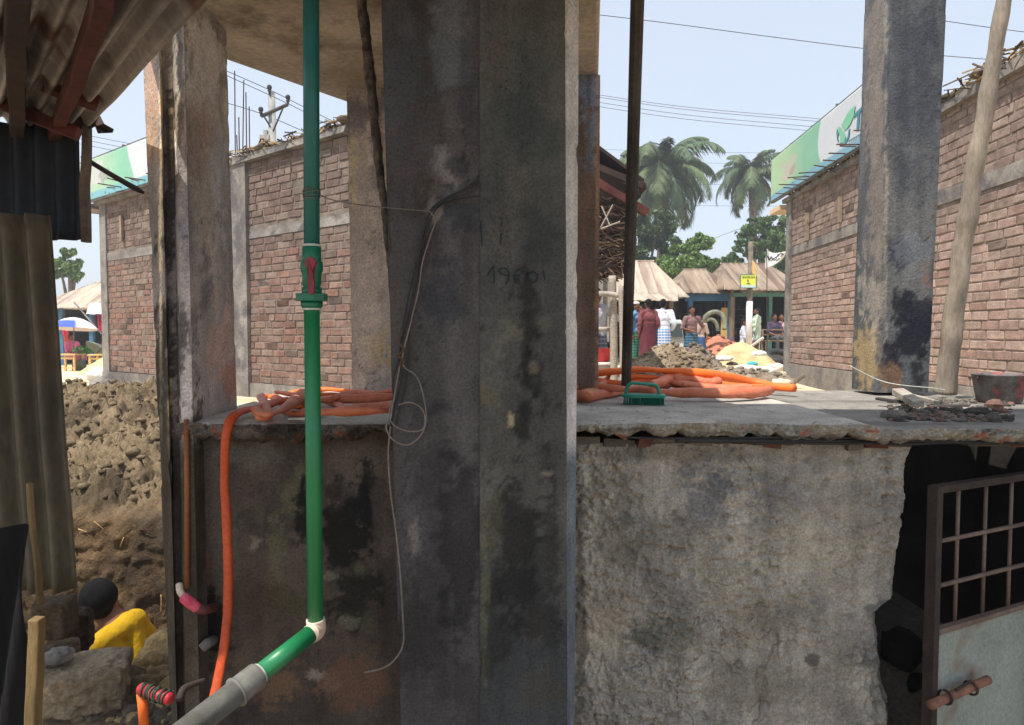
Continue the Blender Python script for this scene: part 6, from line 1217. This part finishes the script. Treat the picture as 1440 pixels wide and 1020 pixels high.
mb = MB(); mb.tube([P(284, 912, 1.69), P(292, 905, 1.70), P(300, 900, 1.74)], [.012, .0135, .012], 14, 5); tag(mb.build('pipe_stub', m_grey, smooth=True), 'stub of pipe poking out of the wall below the pink taped joint', 'pipe')
# ================= handwriting on the column
m_mk = M('marker_ink', lin((34, 50, 54)), lin((34, 48, 54)), bump=0, fine=.1)
e = empty('handwriting', P(728, 395, 1.497), 'handwritten number 19601 and tally strokes in dark marker on the right central column', 'writing')
def stroke(pts, r=.0015):
    mb = MB(); mb.tube([P(670+x/8.5, 300+y/8.5, 1.4955) for x, y in pts], r, 6, 5, flat=1); mb.build('stroke', m_mk, e)
for s_ in ([(205, 625), (208, 700), (212, 780), (208, 840)], [(118, 745), (126, 742)], [(205, 625), (165, 690), (135, 735)], [(262, 690), (285, 662), (340, 658), (378, 700), (385, 745), (340, 740), (290, 720), (262, 690)], [(385, 720), (385, 780), (345, 850)], [(518, 660), (470, 700), (445, 760), (470, 805), (520, 800)], [(452, 745), (500, 735), (515, 742)], [(650, 700), (620, 740), (640, 810), (690, 825), (728, 780), (718, 725), (680, 700), (650, 700)], [(800, 680), (808, 740), (820, 800)],
           [(302, 100), (296, 160)], [(294, 240), (290, 300), (286, 372)], [(175, 335), (185, 342)], [(196, 200), (202, 206)], [(48, 90), (52, 180), (62, 300), (68, 400)], [(42, 700), (46, 722)]): stroke(s_, .0017 if len(s_) == 2 and abs(s_[0][0]-s_[1][0]) < 12 and abs(s_[0][1]-s_[1][1]) < 12 else .0015)
# ================= thatched hut and timber frame beside the rear column
m_th = M('thatch', (1, 1, 1), (.7, .7, .7), s=25, attr=True, bump=.3, rough=.95)
e = empty('thatched_hut', (X(800, 9), 9.5, .8), 'dark thatched hut with a sloping timber roof just right of the rear brown column', 'hut')
for (nm, a, b, th_, m) in (('roof_sheet', (770, 150), (906, 252), .05, m_dkw), ('roof_board', (770, 178), (902, 272), .04, m_dkw)):
    A_, B_ = P(*a, 9), P(*b, 9); mb = MB(); mb.add([A_, B_, B_+Vector((0, 3, 0)), A_+Vector((0, 3, 0))]+[v-Vector((0, 0, th_)) for v in (A_, B_, B_+Vector((0, 3, 0)), A_+Vector((0, 3, 0)))], [(0, 1, 2, 3), (7, 6, 5, 4), (0, 4, 5, 1), (1, 5, 6, 2), (2, 6, 7, 3), (3, 7, 4, 0)]); mb.build(nm, m, e)
for (a, b, w_) in (((800, 232), (910, 300), .1), ((790, 215), (905, 262), .08)):
    beam('rafter', P(*a, 8.9), P(*b, 8.9), w_, w_, m_red if w_ > .09 else m_dkw, e)
beam('rafter', P(905, 262, 8.9), P(905, 262, 8.9)+Vector((0, 2.5, 0)), .08, .08, m_dkw, e)
mb = MB()
for k in range(2600):
    px = rng.uniform(770, 880); py = rng.uniform(285, 388)+6*math.sin(px*.3); c = P(px, py, 9.1+rng.uniform(-.12, .12)); l = rng.uniform(.08, .3); mb.box(c, (l, .02, .012), rng.normal(0, .3), 0, np.array(lin([(110, 86, 70), (80, 64, 56), (60, 50, 46), (140, 116, 92)][int(rng.integers(4))])), ry=rng.normal(.1, .5))
c = P(824, 336, 9.25); mb.box(c, (1.0, .15, .95), 0, .02, lin((54, 44, 40)))
mb.build('thatch_wall', m_th, e)
for (px, D_) in ((778, 9.25), (812, 11.4), (776, 11.6), (850, 11.5)):
    mb = MB(); q = P(px, 300, D_); mb.tube([(q.x, D_, .7), (q.x+.02, D_, 2.2), (q.x, D_, 3.5)], .05, 8); mb.build('post', m_pl, e, smooth=True)
mb = MB(); q = P(795, 300, 11.5); mb.box((q.x+.1, 11.5, 2.4), (1.3, .06, 1.9)); mb.build('back_panel', m_th, e)
mb = MB(); q = P(772, 300, 10.4); mb.box((q.x, 10.4, 2.2), (.06, 2.2, 2.7)); mb.build('side_panel', m_th, e)
for (a, b) in (((845, 320), (862, 288)), ((845, 322), (872, 312)), ((846, 290), (858, 318))): mb = MB(); mb.tube([P(*a, 8.8), P(*b, 8.75)], .01, 5); mb.build('loose_stick', m_pl, e)
for (px, y0, y1, r_, D_, lb) in ((861, 388, 545, .05, 8.9, 'grey timber post under the thatched hut, nearest the brown column'), (873, 402, 545, .035, 8.7, 'thinner timber post just left of the metal pole')):
    mb = MB(); a = P(px, y0, D_); b = P(px+2, y1, D_); b.z = .78; mb.tube([b, a.lerp(b, .5)+Vector((.01, 0, 0)), a], r_, 9); tag(mb.build('timber_post', m_pl, smooth=True), lb, 'post')
mb = MB(); mb.tube([P(838, 413, 8.8), P(858, 414, 8.8), P(877, 417, 8.7)], .035, 8); tag(mb.build('timber_rail', m_pl, smooth=True), 'grey timber rail laid across the two posts below the thatch', 'rail')
mb = MB(); mb.tube([P(836, 463, 9.0), P(866, 463, 9.0)], .03, 8); tag(mb.build('timber_rail', m_pl, smooth=True), 'lower timber rail behind the outstretched arm', 'rail')
e = empty('wooden_box', P(848, 520, 9.2), 'low pale wooden box beside the timber posts', 'box'); c = P(846, 512, 9.2); mb = MB(); mb.box((c.x, 9.2, (c.z+.8)/2), (.38, .4, c.z-.78)); bevel(mb.build('carcass', m_pl, e), .01); mb = MB(); mb.box((c.x, 9.2, c.z+.012), (.44, .46, .035)); bevel(mb.build('lid', m_sack, e), .01)
c0 = Vector((c.x-.02, 9.15, c.z+.035)); mb = MB(); N = 28; V = []
for (r_, z_) in ((0, 0), (.11, 0), (.16, .17), (.17, .18), (.15, .17), (.1, .015), (0, .015)):
    for i in range(N): a = 2*math.pi*i/N; V.append((c0.x+r_*math.cos(a), c0.y+r_*math.sin(a), c0.z+z_))
mb.add(V, [(j*N+i, j*N+(i+1) % N, (j+1)*N+(i+1) % N, (j+1)*N+i) for j in range(6) for i in range(N)]); tag(mb.build('red_bowl', m_redp, smooth=True), 'red plastic bowl on the low pale wooden box', 'bowl')
# hand-cart wheel cover beside the checked-shirt man
mb = MB(); c = P(1000, 466, 16.8); N = 20
mb.tube([c+Vector((.34*math.cos(a), .1*math.sin(a), .5*math.sin(a)*.9+.18*math.cos(a))) for a in np.linspace(-.3, 3.6, 18)], [.06]*18, 8, 3); mb.tube([c+Vector((.2*math.cos(a), .1, .3*math.sin(a))) for a in np.linspace(0, 3.4, 12)], .05, 8, 3)
tag(mb.build('rickshaw_hood', cl('hood', (140, 140, 116), (90, 96, 90)), smooth=True), 'arched pale hood frame of a cart behind the checked-shirt man', 'cart')
# ================= thin warm-season haze in the air
mb = MB(); mb.box((0, 300, 8.5), (700, 900, 25)); m = bpy.data.materials.new('haze'); m.use_nodes = True; t = m.node_tree; t.nodes.remove(t.nodes['Principled BSDF'])
v = t.nodes.new('ShaderNodeVolumePrincipled'); v.inputs['Color'].default_value = (.95, .97, 1, 1); v.inputs['Density'].default_value = .0028; v.inputs['Anisotropy'].default_value = .3; t.links.new(v.outputs[0], t.nodes['Material Output'].inputs['Volume'])
o = mb.build('haze', m, origin=(0, 0, 0)); o['kind'] = 'stuff'
